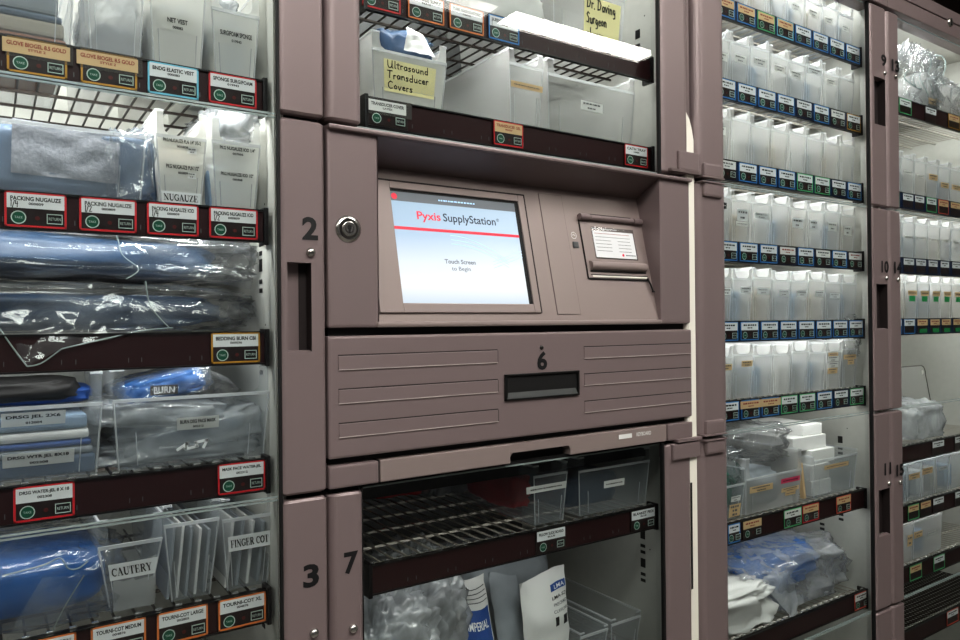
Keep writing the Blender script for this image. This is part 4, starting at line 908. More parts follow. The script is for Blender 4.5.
for k in range(5):
    x = BX(170 + k * 9); slab('card_sleeve', x, x + .0035, .06, .24, z + .001, z + .092 - .003 * k, 'paper_white' if k % 2 else 'pack_grey', f'white card sleeve, {ORD[k]} from the left in the unlabelled bin', 'card', 'white card sleeves', rot=.10, rim_=.001)
for k in range(4):
    x = BX(229 + k * 10.5); slab('card_sleeve', x, x + .004, .06, .24, z + .001, z + .088 - .003 * k, 'pack_grey' if k % 2 else 'paper_white', f'pale card sleeve, {ORD[k]} from the left in the FINGER COT bin', 'card', 'pale card sleeves', rot=.12, rim_=.001)
mb = MB(); vs, fs = sheet([(BX(112), .054, z + .002), (BX(154), .054, z + .002), (BX(156), .056, z + .062), (BX(112), .056, z + .045)], 'bin_clear', .002, 40, 4, 8); mb.add(vs, fs, 'bin_plastic', True)
mb.build('envelope', org=(BX(130), .055, z), label='thin clear envelope standing in the CAUTERY bin', cat='envelope')

# ---- middle cabinet, upper door
MX0, MX1 = XI0 + .066, 1.018
ZM = dict(a=1.7844, b=1.6193, c=.9618, d=.70)
sh = wire_shelf(MX0, MX1, ZM['a'], glow=.7, label='wire shelf high behind the upper middle door, with four coloured tags', wire='wire_dark', nub=False)
shelf_tag(sh, TX(365), TX(403.5), ZM['a'], 'red')
shelf_tag(sh, TX(411), TX(447), ZM['a'], 'orange', 'TUBE NASO SUPPLY', 'STATE')
shelf_tag(sh, TX(452.5), TX(486.5), ZM['a'], 'orange', 'TUBE NASOGASTRIC', '18FR')
shelf_tag(sh, TX(491.5), TX(522), ZM['a'], 'blue', 'SLEEVE SUCTION', '10048', hand_='1')
sh = wire_shelf(MX0, MX1, ZM['b'], label='wire shelf directly above the touch screen console', wire='wire_dark', nub=False)
shelf_tag(sh, TX(369), TX(410), ZM['b'], 'none', 'TRANSDUCER COVER', 'LATEX', wide=(TX(370.5), TX(408)), dirty=True, card='off_card')
shelf_tag(sh, TX(495.5), TX(525), ZM['b'], 'red', 'TRANSDUCER GEL', '00420', card='tan_tape', ink='ink_red')
shelf_tag(sh, TX(626.5), TX(649.5), ZM['b'], 'red', 'CATH TRAY', '10482')
GM = 'bins in the middle cabinet'
z = ZM['b']
def w_note(lines, sq=1.):
    def f(cb, W, H, y, M):
        n = len(lines)
        for k, l in enumerate(lines): hand(l, W * .06, y, H * (1 - (k + .80) / (n + .1)), H * .23, cb, 'ink', M=M, wd=H * .03, W=W * (.84 * len(l) / max(len(q) for q in lines) if len(l) < 9 else .84))
    return f
bin_('storage_bin', BX(374), BX(449), z, Z(410, 56, BY) - z, Z(440, 46, BY) - z, BY, .3, 'milky bin with a yellow Ultrasound Transducer Covers note', GM, mat_='bin_milky', cards=[
    (.08, .93, .30, .98, 'bin_milky', w_none), (.14, .86, .24, .84, 'note_yellow', w_note(['Ultrasound', 'Transducer', 'Covers'], .62))])
lump('probe_cover_pack', (BX(420), .12, z + .096), (.09, .09, .05), 'blue_dark', 'dark blue packet peeping out of the Ultrasound bin', 'packet', amp=.25, ridged=.3, seed=91, n=20)
mb = MB(); vs, fs = sheet([(BX(408), .052, z + .085), (BX(440), .054, z + .085), (BX(428), .058, z + .115), (BX(412), .056, z + .122)], 'paper_white', .004, 50, 8, 8); mb.add(vs, fs, 'paper_white', True)
mb.build('paper_strip', org=(BX(425), .055, z + .08), label='folded white paper strip at the mouth of the Ultrasound bin', cat='paper')
bin_('storage_bin', BX(511.5), BX(545.5), z, Z(525, 66, BY) - z, Z(525, 51, BY) - z, BY, .33, 'deep narrow clear bin with a strip of tan tape, above the console', GM, mat_='bin_plastic', cards=[(.02, 1.03, .62, .72, 'tan_tape', w_bars(4, lines=1))])
bin_('storage_bin', BX(550), BX(637), z, Z(570, 78, BY) - z, Z(570, 63, BY) - z, BY, .33, 'wide clear bin with a small grey label, right end of the shelf over the console', GM, mat_='bin_plastic', cards=[(.36, .62, .50, .66, 'off_card', w_bars(5))])
z = ZM['a']
lump('wrapped_pack', (BX(520), .12, z + .035), (.14, .12, .07), 'paper_white', 'white paper pack on the highest middle shelf', 'pack', amp=.1, ridged=.2, seed=93, n=18, floor_=z)
bin_('storage_bin', BX(556), BX(628), z, .10, .12, BY, .3, 'clear bin with a handwritten yellow glove note, highest middle shelf', GM, mat_='bin_plastic', cards=[(.42, .95, .08, .86, 'note_yellow', w_note(['Dr. Daving', 'Surgeon', 'gloves'], .62))])

# ---- middle cabinet, lower door 7
sh = wire_shelf(MX0, MX1, ZM['c'], glow=.12, label='mostly empty wire shelf behind door 7 under the keyboard tray', wire='wire')
shelf_tag(sh, TX(534), TX(564), ZM['c'], 'none', 'PILLOW SLIDE BOARD', 'BLUE')
shelf_tag(sh, TX(629), TX(653.5), ZM['c'], 'none', 'BLANKET PEDI', 'BLUE')
sh = wire_shelf(MX0, MX1, ZM['d'], 'wire shelf carrying the white packs at the bottom of door 7', wire='wire')
z = ZM['c']
bin_('storage_bin', BX(532), BX(566), z, Z(550, 474, BY) - z, Z(550, 464, BY) - z, BY, .33, 'deep narrow clear bin with red goods under the keyboard tray', GM, mat_='bin_clear', cards=[(-.25, 1.0, .66, .80, 'off_card', w_bars(7, 'ink', 1))])
bin_('storage_bin', BX(577), BX(648), z, Z(600, 468, BY) - z, Z(600, 455, BY) - z, BY, .33, 'wide clear bin of dark blue goods, right end under the keyboard tray', GM, mat_='bin_clear', cards=[(.34, .64, .52, .68, 'off_card', w_bars(8, 'ink', 1))])
lump('wrapped_pack', (BX(549), .20, z + .040), (.05, .16, .06), 'pack_red', 'red pack inside the narrow bin under the keyboard tray', 'pack', amp=.2, seed=97, n=16, floor_=z + .002)
lump('wrapped_pack', (BX(606), .16, z + .032), (.15, .16, .06), 'blue_dark', 'dark blue pack inside the wide bin under the keyboard tray', 'pack', amp=.1, seed=98, n=16, floor_=z + .002)
lump('wrapped_pack', (.66, .38, z + .04), (.12, .08, .07), 'pack_red', 'red pack standing at the back of the mostly empty shelf', 'pack', amp=.2, seed=99, n=16, floor_=z)
lump('wrapped_pack', (.56, .40, z + .02), (.09, .07, .035), 'pack_yellow', 'yellow pack at the back left of the mostly empty shelf', 'pack', amp=.2, seed=100, n=14, floor_=z)
lump('wrapped_pack', (.76, .36, z + .035), (.09, .08, .06), 'wrap_milky', 'clear bag at the back of the mostly empty shelf, right of the red pack', 'bag', amp=.2, ridged=.4, seed=101, n=16, floor_=z)
z = ZM['d'] + .0015
zq = .79
lump('tubing_bag', (BX(404), .15, z + .085), (.14, .18, .19), 'wrap_milky', 'crumpled clear bag of tubing at the lower left behind door 7', 'bag', 'clear bags behind door 7', amp=.18, ridged=.45, seed=111, n=44, floor_=z, ymin=.046, power=.7)
lump('tubing_bag', (BX(446), .17, z + .095), (.13, .16, .22), 'wrap_milky', 'crumpled clear bag with a warm tinted item, right of the tubing bag', 'bag', 'clear bags behind door 7', amp=.18, ridged=.45, seed=113, n=44, floor_=z, ymin=.048, power=.7)
lump('wrapped_pack', (BX(444), .17, z + .08), (.06, .09, .13), 'pack_warm', 'warm beige item inside the second clear bag behind door 7', 'pack', amp=.2, seed=115, n=16, floor_=z)
lump('wrapped_pack', (BX(404), .16, z + .08), (.07, .09, .13), 'pack_grey', 'grey coil of tubing inside the lower left clear bag', 'pack', amp=.3, ridged=.4, seed=119, n=20, floor_=z)
lump('wrapped_pack', (BX(379), .075, z + .06), (.03, .05, .12), 'blue_bright', 'small blue pack at the very left behind door 7', 'pack', amp=.1, seed=116, n=14, floor_=z)
def pouch(name, x0, x1, y, z0, z1, lean, bulge, m, lab, prints, cat='pouch', seed=1, skew=0.):
    """flat sealed pouch standing up, a little wavy, with a printed block"""
    mb = MB(); n = 14; W = x1 - x0; H = z1 - z0; F = []
    for s_ in (0, 1):
        vs = []; fs = []
        for j in range(n + 1):
            for i in range(n + 1):
                u, v = i / n, j / n; e_ = math.sin(math.pi * u) ** .6 * math.sin(math.pi * min(1, v * 1.02)) ** .7 if 0 < u < 1 and 0 < v < 1 else 0
                q = Vector((x0 + W * u + skew * v * W, y + lean * v, z0 + H * v * (1 + .05 * math.sin(3 * u + seed))))
                q.y += (-1 if s_ == 0 else 1) * bulge * max(e_.real if isinstance(e_, complex) else e_, 0) + .004 * noise.noise(q * 40 + Vector((seed, 0, 0))) + .006 * (.5 - abs(noise.noise(q * 22 + Vector((0, seed, 0)))))
                vs.append(q)
        for j in range(n):
            for i in range(n): k = j * (n + 1) + i; fs.append((k, k + 1, k + n + 2, k + n + 1))
        mb.add(vs, fs, m, True)
        if s_ == 0: F = vs
    o = mb.build(name, org=((x0 + x1) / 2, y, z0), label=lab, cat=cat)
    def fp(u, v):
        i, j = u * n, v * n; a, b_ = min(int(i), n - 1), min(int(j), n - 1); i -= a; j -= b_
        g = lambda aa, bb: F[bb * (n + 1) + aa]
        p = g(a, b_) * (1 - i) * (1 - j) + g(a + 1, b_) * i * (1 - j) + g(a, b_ + 1) * (1 - i) * j + g(a + 1, b_ + 1) * i * j
        return p + Vector((0, -.0008, 0))
    pm = MB()
    for kind, u0, u1, v0, v1, mm, tx in prints:
        if kind == 'b':
            for a in range(6):
                ua, ub = u0 + (u1 - u0) * a / 6, u0 + (u1 - u0) * (a + 1) / 6
                for c in range(4):
                    va, vb = v0 + (v1 - v0) * c / 4, v0 + (v1 - v0) * (c + 1) / 4
                    pm.quad(fp(ua, va), fp(ub, va), fp(ub, vb), fp(ua, vb), mm)
        else:
            g_, f_, tw, th = glyphs(tx, .01)
            pm.add([fp(u0 + (u1 - u0) * a / tw, v0 + (v1 - v0) * b_ / th) + Vector((0, -.0008, 0)) for a, b_ in g_], f_, mm)
    if prints: pm.build('print', o)
    return o
pouch('sterile_pouch', X(468, 600, .09), X(499, 600, .09), .085, z, Z(485, 580, .10), .05, .008, 'paper_white', 'white pouch with a blue printed panel and fine ruled lines', [('b', .1, .95, .30, .72, 'ink_blue', ''), ('t', .2, .85, .54, .62, 'white_card', 'IMPERIAL'), ('b', .1, .95, .90, .908, 'ink_grey', ''), ('b', .1, .95, .86, .868, 'ink_grey', ''), ('b', .1, .95, .82, .828, 'ink_grey', ''), ('b', .1, .95, .78, .788, 'ink_grey', '')], seed=3)
bpy.context.view_layer.objects  # keep order
pouch('sterile_pouch', X(499, 600, .11), X(527, 600, .11), .10, z, Z(510, 582, .1), .04, .016, 'pack_grey', 'plain grey curled pouch between the two printed pouches', [], seed=8)
pouch('sterile_pouch', X(526, 600, .075), X(570, 600, .075), .07, z, Z(560, 575, .07), .02, .014, 'paper_white', 'silvery white pouch with a navy printed band, right of the grey pouch', [('b', .58, .97, .80, .87, 'ink_blue', ''), ('t', .66, .92, .815, .855, 'white_card', 'LMA'), ('t', .58, .95, .72, .755, 'ink', 'LMA-SZ'), ('t', .6, .95, .655, .685, 'ink_grey', 'PREFORMED'), ('t', .58, .95, .59, .62, 'ink_grey', 'CUFFLINK'), ('b', .6, .68, .46, .55, 'ink', ''), ('b', .8, .92, .45, .54, 'ink', '')], seed=5)
lump('wrapped_pack', (BX(555), .25, z + .09), (.2, .14, .18), 'pack_grey', 'large grey sheeted pack behind the printed pouches', 'pack', amp=.1, ridged=.1, seed=120, n=20, floor_=z)
bin_('storage_bin', BX(582), BX(610), z, .048, .054, .06, .3, 'low clear bin at the bottom behind door 7, left of a pair', GM, mat_='bin_clear')
bin_('storage_bin', BX(613), BX(643), z, .052, .060, .06, .33, 'low clear bin at the bottom right behind door 7', GM, mat_='bin_clear')

# ---- right cabinet
AX0, AX1 = XA1 - .004, 1.7395
ZA = [1.9496, 1.7862, 1.6238, 1.460, 1.2985, 1.138, .8925, .6532]
PIT = .0677; TW = .0595
doors_A = ['door 9', 'door 9', 'door 9', 'door 10', 'door 10', 'door 10', 'door 11', 'door 11']
pos = ['top', 'middle', 'bottom', 'top', 'middle', 'bottom', 'upper', 'lower']
lbA = ['topmost wire shelf behind door 9, tan tags at its left end', 'second wire shelf behind door 9, blue tags and a gold one at the right', 'third wire shelf behind door 9 with two green tags among the blue', 'top wire shelf behind door 10 with white handwritten cards among blue tags', 'middle wire shelf behind door 10 with eight matching blue tags', 'lowest wire shelf behind door 10 with a long tan strip over two tags', 'upper wire shelf behind door 11 with few tags and mixed bins', 'lower wire shelf behind door 11 under the blue and white bag']
rr = random.Random(11)
TAGS = [
 ['blue/t', 'blue/t', 'green/t', 'lightblue/t', 'blue', 'blue', 'blue', 'blue'],
 ['blue', 'blue', 'blue', 'blue', 'navy', 'blue', 'none/o', 'gold'],
 ['none/o', 'blue', 'blue', 'blue', 'green', 'green', 'navy', 'blue'],
 ['blue', 'blue', 'blue', 'none/r', 'blue', 'none/o', 'blue', 'none/r'],
 ['blue'] * 8,
 ['blue', 'blue/L', 'blue/l', 'green', 'green', 'blue', 'navy', 'green']]
shA = []
for i, z in enumerate(ZA):
    sh = wire_shelf(AX0, AX1, z, lbA[i], glow=[.75, .75, .7, .65, .6, .45, .3, .1][i], ticks=False, pitch=.0225 if i > 4 else .024, grid=.07, nub=i > 4); shA.append(sh)
    if i < 6:
        if i < 6: MB().box(AX0 + .02, AX1 - .002, RY - .0022, RY - .0002, z - RH + .002, z - .002, 'frame_navy').build('tag_holder', sh)
        for k, sp_ in enumerate(TAGS[i]):
            x1_ = AX1 - .004 - (7 - k) * PIT; x0_ = x1_ - TW
            fr_, _, c_ = sp_.partition('/')
            if c_ in ('L', 'l'):
                shelf_tag(sh, x0_, x1_, z, fr_, card='tan_tape', ink='ink_red', rr=rr, wide=(x0_ - .003, x1_ + .006))
            else: shelf_tag(sh, x0_, x1_, z, fr_, card={'': 'white_card', 't': 'tan_tape', 'o': 'off_card', 'r': 'off_card'}[c_], ink={'': 'ink', 't': 'ink_red', 'o': 'ink_grey', 'r': 'ink_red'}[c_], rr=rr)
for a, b_, f_, c_ in ((726, 738, 'blue', 'white_card'), (740.6, 760, 'none', 'tan_tape'), (782, 799.5, 'green', 'off_card'), (800.5, 817, 'red', 'tan_tape'), (834.5, 849, 'salmon', 'tan_tape')):
    shelf_tag(shA[6], TX(a), TX(b_), ZA[6], f_, card=c_, ink='ink_red' if c_ == 'tan_tape' else 'ink', rr=rr)
shelf_tag(shA[7], TX(851.5), TX(865), ZA[7], 'salmon', card='off_card', rr=rr)

# one packet of each tint, copied from bin to bin
PK = {}
def packet(x, y, z, tint, lab):
    if tint not in PK:
        mb = MB(); rp = random.Random(tint)
        for k in range(3): mb.box(-.022 + .003 * k, .022 - .002 * k, .002 + .06 * k, .05 + .06 * k, .0, .060 + .006 * rp.random(), tint, M=Matrix.Rotation(rp.uniform(-.05, .05), 4, 'Y'), c=.004)
        o = mb.build('supply_packet', org=(0, 0, 0)); PK[tint] = o; c = o
    else:
        c = PK[tint].copy(); COL.objects.link(c)
    c.location = (x, y, z); tag(c, lab, 'packet', 'packets inside the narrow bins')
GA = 'narrow bins in the right cabinet'
card_spec = {
 0: {4: (.2, .75, .52, .72, 'bin_milky', 1), 5: (.2, .8, .55, .75, 'bin_milky', 1), 6: (.1, .7, .5, .68, 'bin_milky', 1), 7: (.2, .7, .5, .66, 'bin_milky', 1)},
 1: {0: (.2, .95, .48, .66, 'off_card', 1), 1: (.2, .85, .55, .73, 'off_card', 1), 2: (.2, .85, .60, .76, 'bin_milky', 1), 3: (.2, .85, .62, .78, 'bin_milky', 1), 4: (.1, .75, .60, .76, 'off_card', 1), 5: (.05, .95, .80, .94, 'white_card', 1), 6: (.2, .8, .7, .84, 'bin_milky', 1)},
 2: {0: (.1, .8, .60, .78, 'off_card', 1)},
 3: {1: (.25, .85, .52, .80, 'white_card', 2), 2: (.1, .9, .62, .76, 'white_card', 1), 4: (.1, .8, .5, .75, 'white_card', 2), 5: (.1, .6, .5, .75, 'white_card', 2), 6: (.2, .8, .5, .72, 'off_card', 2), 7: (.2, .75, .45, .70, 'off_card', 2)},
 4: {0: (.55, 1.25, .6, .76, 'white_card', 1), 1: (.4, .98, .65, .80, 'white_card', 1), 2: (.2, .9, .6, .75, 'white_card', 1), 3: (.35, .95, .6, .75, 'white_card', 1), 4: (.35, .98, .6, .75, 'white_card', 1), 5: (.4, .98, .58, .72, 'white_card', 1), 6: (.25, .95, .57, .7, 'white_card', 1)},
 5: {0: (.35, 1.2, .68, .82, 'tan_tape', 1), 1: (.4, 1.25, .70, .84, 'tan_tape', 1), 6: (.1, .8, .40, .95, 'off_card', 4), 7: (.1, .95, .62, .80, 'tan_tape', 2)}}
tints = ['pack_grey', 'blue_pale', 'pack_warm', 'paper_white']
for i in range(6):
    z = ZA[i]; hh = {0: .10}.get(i, .112)
    for k in range(8):
        x1_ = AX1 - .004 - (7 - k) * PIT + .002; x0_ = x1_ - PIT + .003
        cs = []
        sp_ = card_spec.get(i, {}).get(k)
        if sp_: cs = [(sp_[0], min(sp_[1], 1.0), sp_[2], sp_[3], sp_[4], w_bars(100 + i * 10 + k, lines=2 if sp_[5] < 2 else sp_[5]))]
        if i == 3 and k == 0: cs = [(.35, .8, .72, .86, 'ink', w_bars(9, 'off_card', 1))]
        if i == 3 and k == 1: cs.append((.2, .9, .40, .50, 'off_card', w_bars(19, lines=1)))
        if i == 5 and k == 6: cs = [(.1, .75, .86, .97, 'tan_tape', w_bars(1, lines=1)), (.08, .8, .72, .86, 'off_card', w_bars(2)), (.1, .8, .56, .70, 'off_card', w_bars(3)), (.06, .75, .40, .55, 'tan_tape', w_bars(4))]
        if i == 5 and k == 7: cs = [(.05, .95, .72, .84, 'tan_tape', w_bars(5, lines=1)), (.35, .8, .58, .73, 'tan_tape', w_bars(6, lines=2))]
        hf = hh - .012 + (.004 if (k + i) % 3 == 0 else 0)
        bin_('narrow_bin', x0_, x1_, z, hf - .012, hf + .008, BY, .33, f'narrow clear bin, {ORD[k]} from the left on the {pos[i]} shelf behind {doors_A[i]}', GA, mat_='bin_plastic', taper=.004, cards=cs, step=True, rim='bin_rim')
        packet((x0_ + x1_) / 2, .068, z + .002, tints[(i * 3 + k * 5 + (k // 3)) % 4], f'pale packets inside the {ORD[k]} bin from the left, {pos[i]} shelf of {doors_A[i]}')
# crinkled clear bag caught beside the middle shelf, right end
lump('clear_bag', (1.715, .075, 1.262), (.05, .05, .075), 'wrap', 'crinkled clear bag hanging at the right end of the middle shelf behind door 10', 'bag', amp=.25, ridged=.7, seed=130, n=26, ymin=.016)
# door 11, upper shelf
z = ZA[6]
bin_('storage_bin', BX(704), BX(743), z, Z(735, 485, BY) - z, Z(735, 470, BY) - z, BY, .3, 'clear bin with a green item and tan labels, leftmost behind door 11', GA, mat_='bin_clear', cards=[(.63, .95, .05, .42, 'tan_tape', w_bars(31, lines=3)), (.66, .92, .5, .66, 'off_card', w_bars(32))])
bin_('storage_bin', BX(744), BX(800), z, Z(770, 475, BY) - z, Z(770, 455, BY) - z, BY, .3, 'wide clear bin with tan and pink labels behind door 11', GA, mat_='bin_plastic', cards=[(.06, .47, .58, .76, 'tan_tape', w_bars(33)), (.62, .98, .66, .80, 'pink_sticker', w_bars(34, 'ink', 1)), (.64, .98, .40, .52, 'tan_tape', w_bars(35)), (.72, .92, .28, .40, 'tan_tape', w_bars(36, lines=1))])
lump('clear_bag', (BX(735), .12, z + .10), (.06, .10, .06), 'wrap', 'crinkled clear bag with a green tip at the left behind door 11', 'bag', amp=.2, ridged=.7, seed=133, n=24)
lump('wrapped_pack', (BX(738), .12, z + .05), (.05, .08, .08), 'pack_green', 'green pack in the left bin of the upper shelf behind door 11', 'pack', amp=.15, seed=134, n=14)
lump('wrapped_pack', (BX(768), .14, z + .045), (.13, .16, .08), 'pack_grey', 'grey pack in the wide tan and pink labelled bin', 'pack', amp=.12, ridged=.1, seed=135, n=16, floor_=z + .002)
lump('clear_bag', (BX(772), .17, z + .135), (.20, .20, .075), 'wrap', 'large loose clear bag heaped above the wide labelled bin', 'bag', amp=.15, ridged=.25, seed=136, n=34)
def carton(x0, x1, y0, y1, z0, z1, lab, rot=0., tape=None):
    def ex(mb, M):
        if tape: mb.box(x0 + (x1 - x0) * tape[0], x0 + (x1 - x0) * tape[1], y0 - .0007, y0 - .0001, z0 + (z1 - z0) * tape[2], z0 + (z1 - z0) * tape[3], 'tan_tape', M=M)
    slab('paper_carton', x0, x1, y0, y1, z0, z1, 'paper_white', lab, 'carton', 'white cartons stacked behind door 11', rot=rot, rim_=.0015, extra=ex)
carton(BX(815), BX(834.5), .060, .22, z + .002, z + .036, 'white carton at the foot of the stack behind door 11')
carton(BX(814.5), BX(834), .062, .22, z + .0365, z + .073, 'white carton, second from the bottom of the stack')
carton(BX(817), BX(840), .064, .22, z + .0735, z + .105, 'white carton, third from the bottom of the stack')
carton(BX(803), BX(836), .075, .25, z + .1055, z + .137, 'wide white carton near the top of the stack')
carton(BX(815), BX(834), .08, .25, z + .1375, z + .163, 'small grey-white carton topmost in the stack')
slab('tan_strip_card', BX(804), BX(806), .055, .065, z + .003, z + .085, 'tan_tape', 'upright narrow tan card leaning by the cartons', 'card', rot=-.16, rim_=.0005)
bin_('storage_bin', BX(813), BX(856), z, Z(840, 456, .05) - z, Z(840, 452, .05) - z, BY + .001, .3, 'clear bin around the carton stack with a long tan tape label', GA, mat_='bin_clear', cut=False, cards=[(.22, .80, .70, .82, 'tan_tape', w_bars(38, lines=1))])
# door 11, lower shelf: blue drape in white-clear bag
z = ZA[7] + .0015
b = lump('drape_bag', (BX(812), .19, z + .055), (.36, .24, .115), 'wrap_soft', 'white and clear bag over blue drapes on the lower shelf behind door 11', 'bag', amp=.16, ridged=.22, seed=141, n=44, floor_=z, freq=2.4)
lump('blue_drape', (BX(806), .20, z + .068), (.30, .19, .088), 'blue_bright', parent=b, amp=.14, ridged=.1, seed=141, n=28, freq=2.4)
lump('paper_wrap', (BX(742), .16, z + .035), (.22, .20, .085), 'paper_white', 'crumpled white paper wrap at the left of the lower shelf behind door 11', 'wrap', amp=.15, ridged=.3, seed=145, n=34, floor_=z, freq=2.6)
mb = MB(); vs, fs = sheet([(BX(786), .040, z - .008), (BX(792), .040, z - .008), (BX(800), .075, z + .085), (BX(768), .075, z + .080)], 'wrap_milky', .006, 30, 22, 14); mb.add(vs, fs, 'wrap_milky', True)
mb.build('bag_corner', b)

# ---- far right cabinet
FX0, FX1 = 1.80, 2.50
ZB = [(1.8639, 'T'), (1.6227, 'n'), (1.4572, 'n'), (1.301, 'n'), (.9753, 'T'), (.824, 'T'), (.6682, 'T'), (.5072, 'T')]
lbB = ['top wire shelf behind door 13 with clear plastic heaped on it', 'lower wire shelf behind door 13 with a tight row of tags', 'top wire shelf behind door 14 with five blue tags', 'wire shelf behind door 14 with green-marked tan tags', 'top wire shelf behind door 15, draped with a pale bag', 'second wire shelf behind door 15 with tan and white tags', 'third wire shelf behind door 15 with dark green tags', 'bottom wire shelf at the far right, bare dark mesh']
FT = [['green', None, 'none', 'gold/t', 'green', None], ['green', 'navy', 'navy', 'green', 'none/t', 'none/t', 'none/t', 'none/t'], ['navy'] * 8, ['blue', 'navy/t', 'navy/t', 'navy/t', 'navy/t', 'navy/t', 'navy/t', 'navy/t'], [None, None, 'none', None, 'none', None, None], ['none/t', 'none/t', 'none', None, 'none', None, None], ['none', 'green/t', None, 'green', None, None, None], [None, None, None, 'salmon', None, None]]
FP = [(897.5, 11.4), (900, 12), (904, 12.4), (904, 12.4), (909, 13), (906, 12.8), (906, 12.6), (908, 13)]
tagx = [[897, 903.5, None], ]
fpos = {0: [(889, 901), (902, 914), None, (928, 939), (951, 962)], 1: [(890, 901), (904, 915), (916, 926), (928, 938), (940, 950), (952, 962)],
        2: [(904, 915), (916.5, 927), (929, 938.5), (941, 950), (952.5, 962)], 3: [(893, 902), (904, 915), (917, 928), (930, 940), (941.5, 951), (953, 963)],
        4: [(931, 943), (953.5, 964)], 5: [(906, 917), (918.5, 929), (931, 942), (953, 964)], 6: [(907, 919), (931, 942)], 7: [(943.5, 955)]}
fcol = {0: ['green', 'green', '', 'none', 'gold/t'], 1: ['green', 'navy', 'navy', 'green', 'salmon/t', 'none/t'], 2: ['navy'] * 5, 3: ['blue', 'blue', 'navy/t', 'navy/t', 'navy/t', 'navy/t'], 4: ['none', 'none'], 5: ['green/t', 'none/t', 'none', 'none'], 6: ['green/t', 'green'], 7: ['salmon']}
for i, (z, _) in enumerate(ZB):
    sh = wire_shelf(FX0, FX1, z, lbB[i], glow=[.8, .8, .8, .8, .35, .3, .12, 0][i], ticks=False, nub=i in (0, 4, 5, 6, 7), pitch=.0225 if i < 7 else .014, grid=.07 if i < 7 else .014, wire='wire' if i < 7 else 'wire_dark')
    if i in (1, 2, 3): MB().box(FX0 + .005, FX1 - .002, RY - .0022, RY - .0002, z - RH + .002, z - .002, 'frame_navy').build('tag_holder', sh)
    for pp, c_ in zip(fpos[i], fcol[i]):
        if not pp: continue
        fr_, _, cc_ = c_.partition('/')
        shelf_tag(sh, TX(pp[0]), TX(pp[1]), z, fr_, card='tan_tape' if cc_ else 'white_card', ink='ink_red' if cc_ else 'ink', rr=rr, simple=True)
        if i == 3 and cc_: MB().box(TX(pp[0]) + .012, TX(pp[1]) - .008, RY - .0045, RY - .0038, z - RH + .005, z - RH + .015, 'green_sticker').build('green_sticker', sh)
GB = 'narrow bins in the far right cabinet'
def far_row(i, xs, h, cards, door_, where, mt='bin_plastic'):
    z = ZB[i][0]
    for k in range(len(xs) - 1):
        cs = [c for c in cards.get(k, [])]
        bin_('narrow_bin', X(xs[k], 320, BY) + .001, X(xs[k + 1], 320, BY) - .001, z, h, h + .016, BY, .3, f'narrow clear bin, {ORD[k]} from the left, {where} of {door_}', GB, mat_=mt, taper=.004, cards=cs, step=False)
        packet((X(xs[k], 320, BY) + X(xs[k + 1], 320, BY)) / 2, .068, z + .002, tints[(i + k * 3) % 4], f'pale packets in the {ORD[k]} bin from the left, {where} of {door_}')
far_row(0, [930, 942, 954, 966], .085, {0: [(.1, .8, .2, .4, 'tan_tape', w_bars(40, lines=1))]}, 'door 13', 'top shelf')
far_row(1, [892, 903, 916, 928, 940, 952, 964], .095, {2: [(.2, .8, .55, .62, 'bin_milky', w_bars(41, lines=1))], 1: [(.2, .8, .58, .66, 'bin_milky', w_bars(43, lines=1))], 3: [(.2, 1, .55, .72, 'tan_tape', w_bars(42))], 4: [(.2, .95, .4, .55, 'tan_tape', w_bars(44))], 5: [(.1, .95, .4, .55, 'tan_tape', w_bars(45))]}, 'door 13', 'lower shelf')
far_row(2, [892, 903, 916, 929, 941, 952, 964], .095, {k: [(.2, .8, .55, .62, 'bin_milky', w_bars(50 + k, lines=1))] for k in range(6)}, 'door 14', 'top shelf')
far_row(3, [892, 905, 918, 930, 941, 952, 964], .095, {k: [(.25, 1., .62, .76, 'tan_tape', w_bars(60 + k, lines=1)), (.35, .85, .46, .61, 'green_sticker', w_none)] for k in (1, 2, 3, 4, 5)}, 'door 14', 'green-marked shelf')
far_row(5, [892, 906, 920, 934, 948, 962], .10, {1: [(.05, .9, .55, .70, 'tan_tape', w_bars(70))], 2: [(.0, .8, .60, .76, 'tan_tape', w_bars(71))], 3: [(.2, .9, .6, .7, 'bin_milky', w_bars(72, lines=1))]}, 'door 15', 'second shelf', 'bin_clear')
far_row(6, [892, 911, 940], .10, {0: [(.7, 1, .4, .7, 'tan_tape', w_bars(73))], 1: [(0, .3, .55, .72, 'tan_tape', w_bars(75)), (.5, .8, .5, .6, 'bin_milky', w_bars(74, lines=1))]}, 'door 15', 'third shelf', 'bin_plastic')
lump('clear_bag', (X(906, 90, .1), .12, ZB[0][0] + .075), (.12, .12, .14), 'wrap', 'big crinkled clear bag heaped at the left behind door 13', 'bag', amp=.2, ridged=.8, seed=150, n=34, floor_=ZB[0][0] + .001)
lump('clear_bag', (X(925, 90, .1), .10, ZB[0][0] + .045), (.14, .10, .09), 'wrap', 'smaller crinkled clear bag with loops, right of the big one behind door 13', 'bag', amp=.2, ridged=.8, seed=153, n=30, floor_=ZB[0][0] + .001)
mb = MB(); rq = random.Random(4)
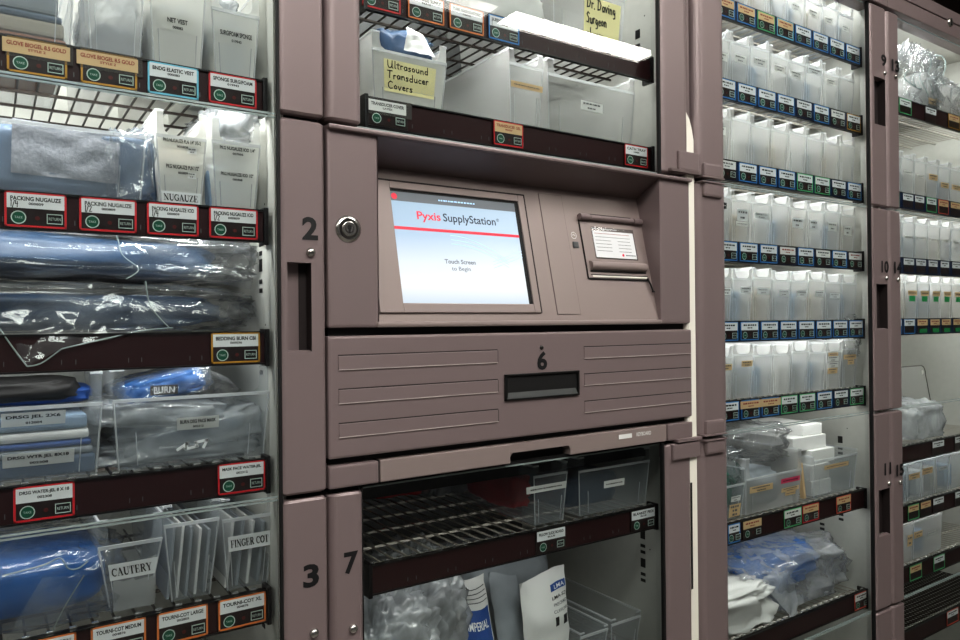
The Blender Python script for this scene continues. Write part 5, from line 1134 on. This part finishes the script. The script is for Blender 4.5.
for k in range(7):
    cx_, cz_ = X(900 + k * 5.2, 80, .08), ZB[0][0] + .06 + rq.random() * .06; r_ = rq.uniform(.02, .045); ph = rq.random() * 6
    mb.tube([(cx_ + r_ * math.cos(ph + t), .050 + .008 * math.sin(t * 2), cz_ + r_ * 1.1 * math.sin(ph + t)) for t in [j * .45 for j in range(10)]], .0016, 'glass_edge', 6)
mb.build('tubing_coil', org=(X(912, 90, .08), .08, ZB[0][0]), label='tangle of thin clear tubing sticking out of the bags behind door 13', cat='tubing')
z = ZB[4][0] + .0015
lump('pale_bag', (X(914, 420, .1), .14, z + .04), (.19, .16, .10), 'wrap_milky', 'pale translucent bag slumped on the top shelf behind door 15', 'bag', amp=.15, ridged=.25, seed=160, n=30, floor_=z, ymin=.05)
# tall clear board with rounded corner leaning in door 14/15
mb = MB(); xa_, xb_ = X(892, 390, .235), X(925, 390, .235); zt_ = Z(915, 366, .235); zb_ = z + .002; r_ = .03
out = [(xa_, zb_), (xb_ + .055, zb_), (xb_ + .004, zt_ - r_)] + [(xb_ - r_ + .004 + r_ * math.cos(a), zt_ - r_ + r_ * math.sin(a)) for a in [math.pi / 2 * i / 6 for i in range(7)]] + [(xa_, zt_)]
mb.add([(a, .235, b_) for a, b_ in out], [list(range(len(out)))], 'bin_plastic')
for a, b_ in zip(out[1:], out[2:] + out[:1]): mb.tube([(a[0], .235, a[1]), (b_[0], .235, b_[1])], .0016, 'rail_black' if a[0] > xb_ - .03 else 'glass_edge', 6, cap=False)
mb.knob(xb_ - .018, .234, zt_ - .022, [(.007, 0), (.006, .001)], 'bin_milky'); mb.build('clear_board', org=((xa_ + xb_) / 2, .235, zb_), label='tall clear plastic board with a rounded corner standing behind the pale bag', cat='board')

# ------------------------------------------------------------------ light and render feel
w = bpy.data.worlds.new('world'); S.world = w; w.use_nodes = True
w.node_tree.nodes['Background'].inputs[0].default_value = (.75, .8, .9, 1); w.node_tree.nodes['Background'].inputs[1].default_value = .3
S.cycles.transparent_max_bounces = 40
S.cycles.max_bounces = 10
S.view_settings.view_transform = 'Standard'
S.view_settings.exposure = 0.12
try: S.view_settings.look = 'Medium High Contrast'
except Exception: pass
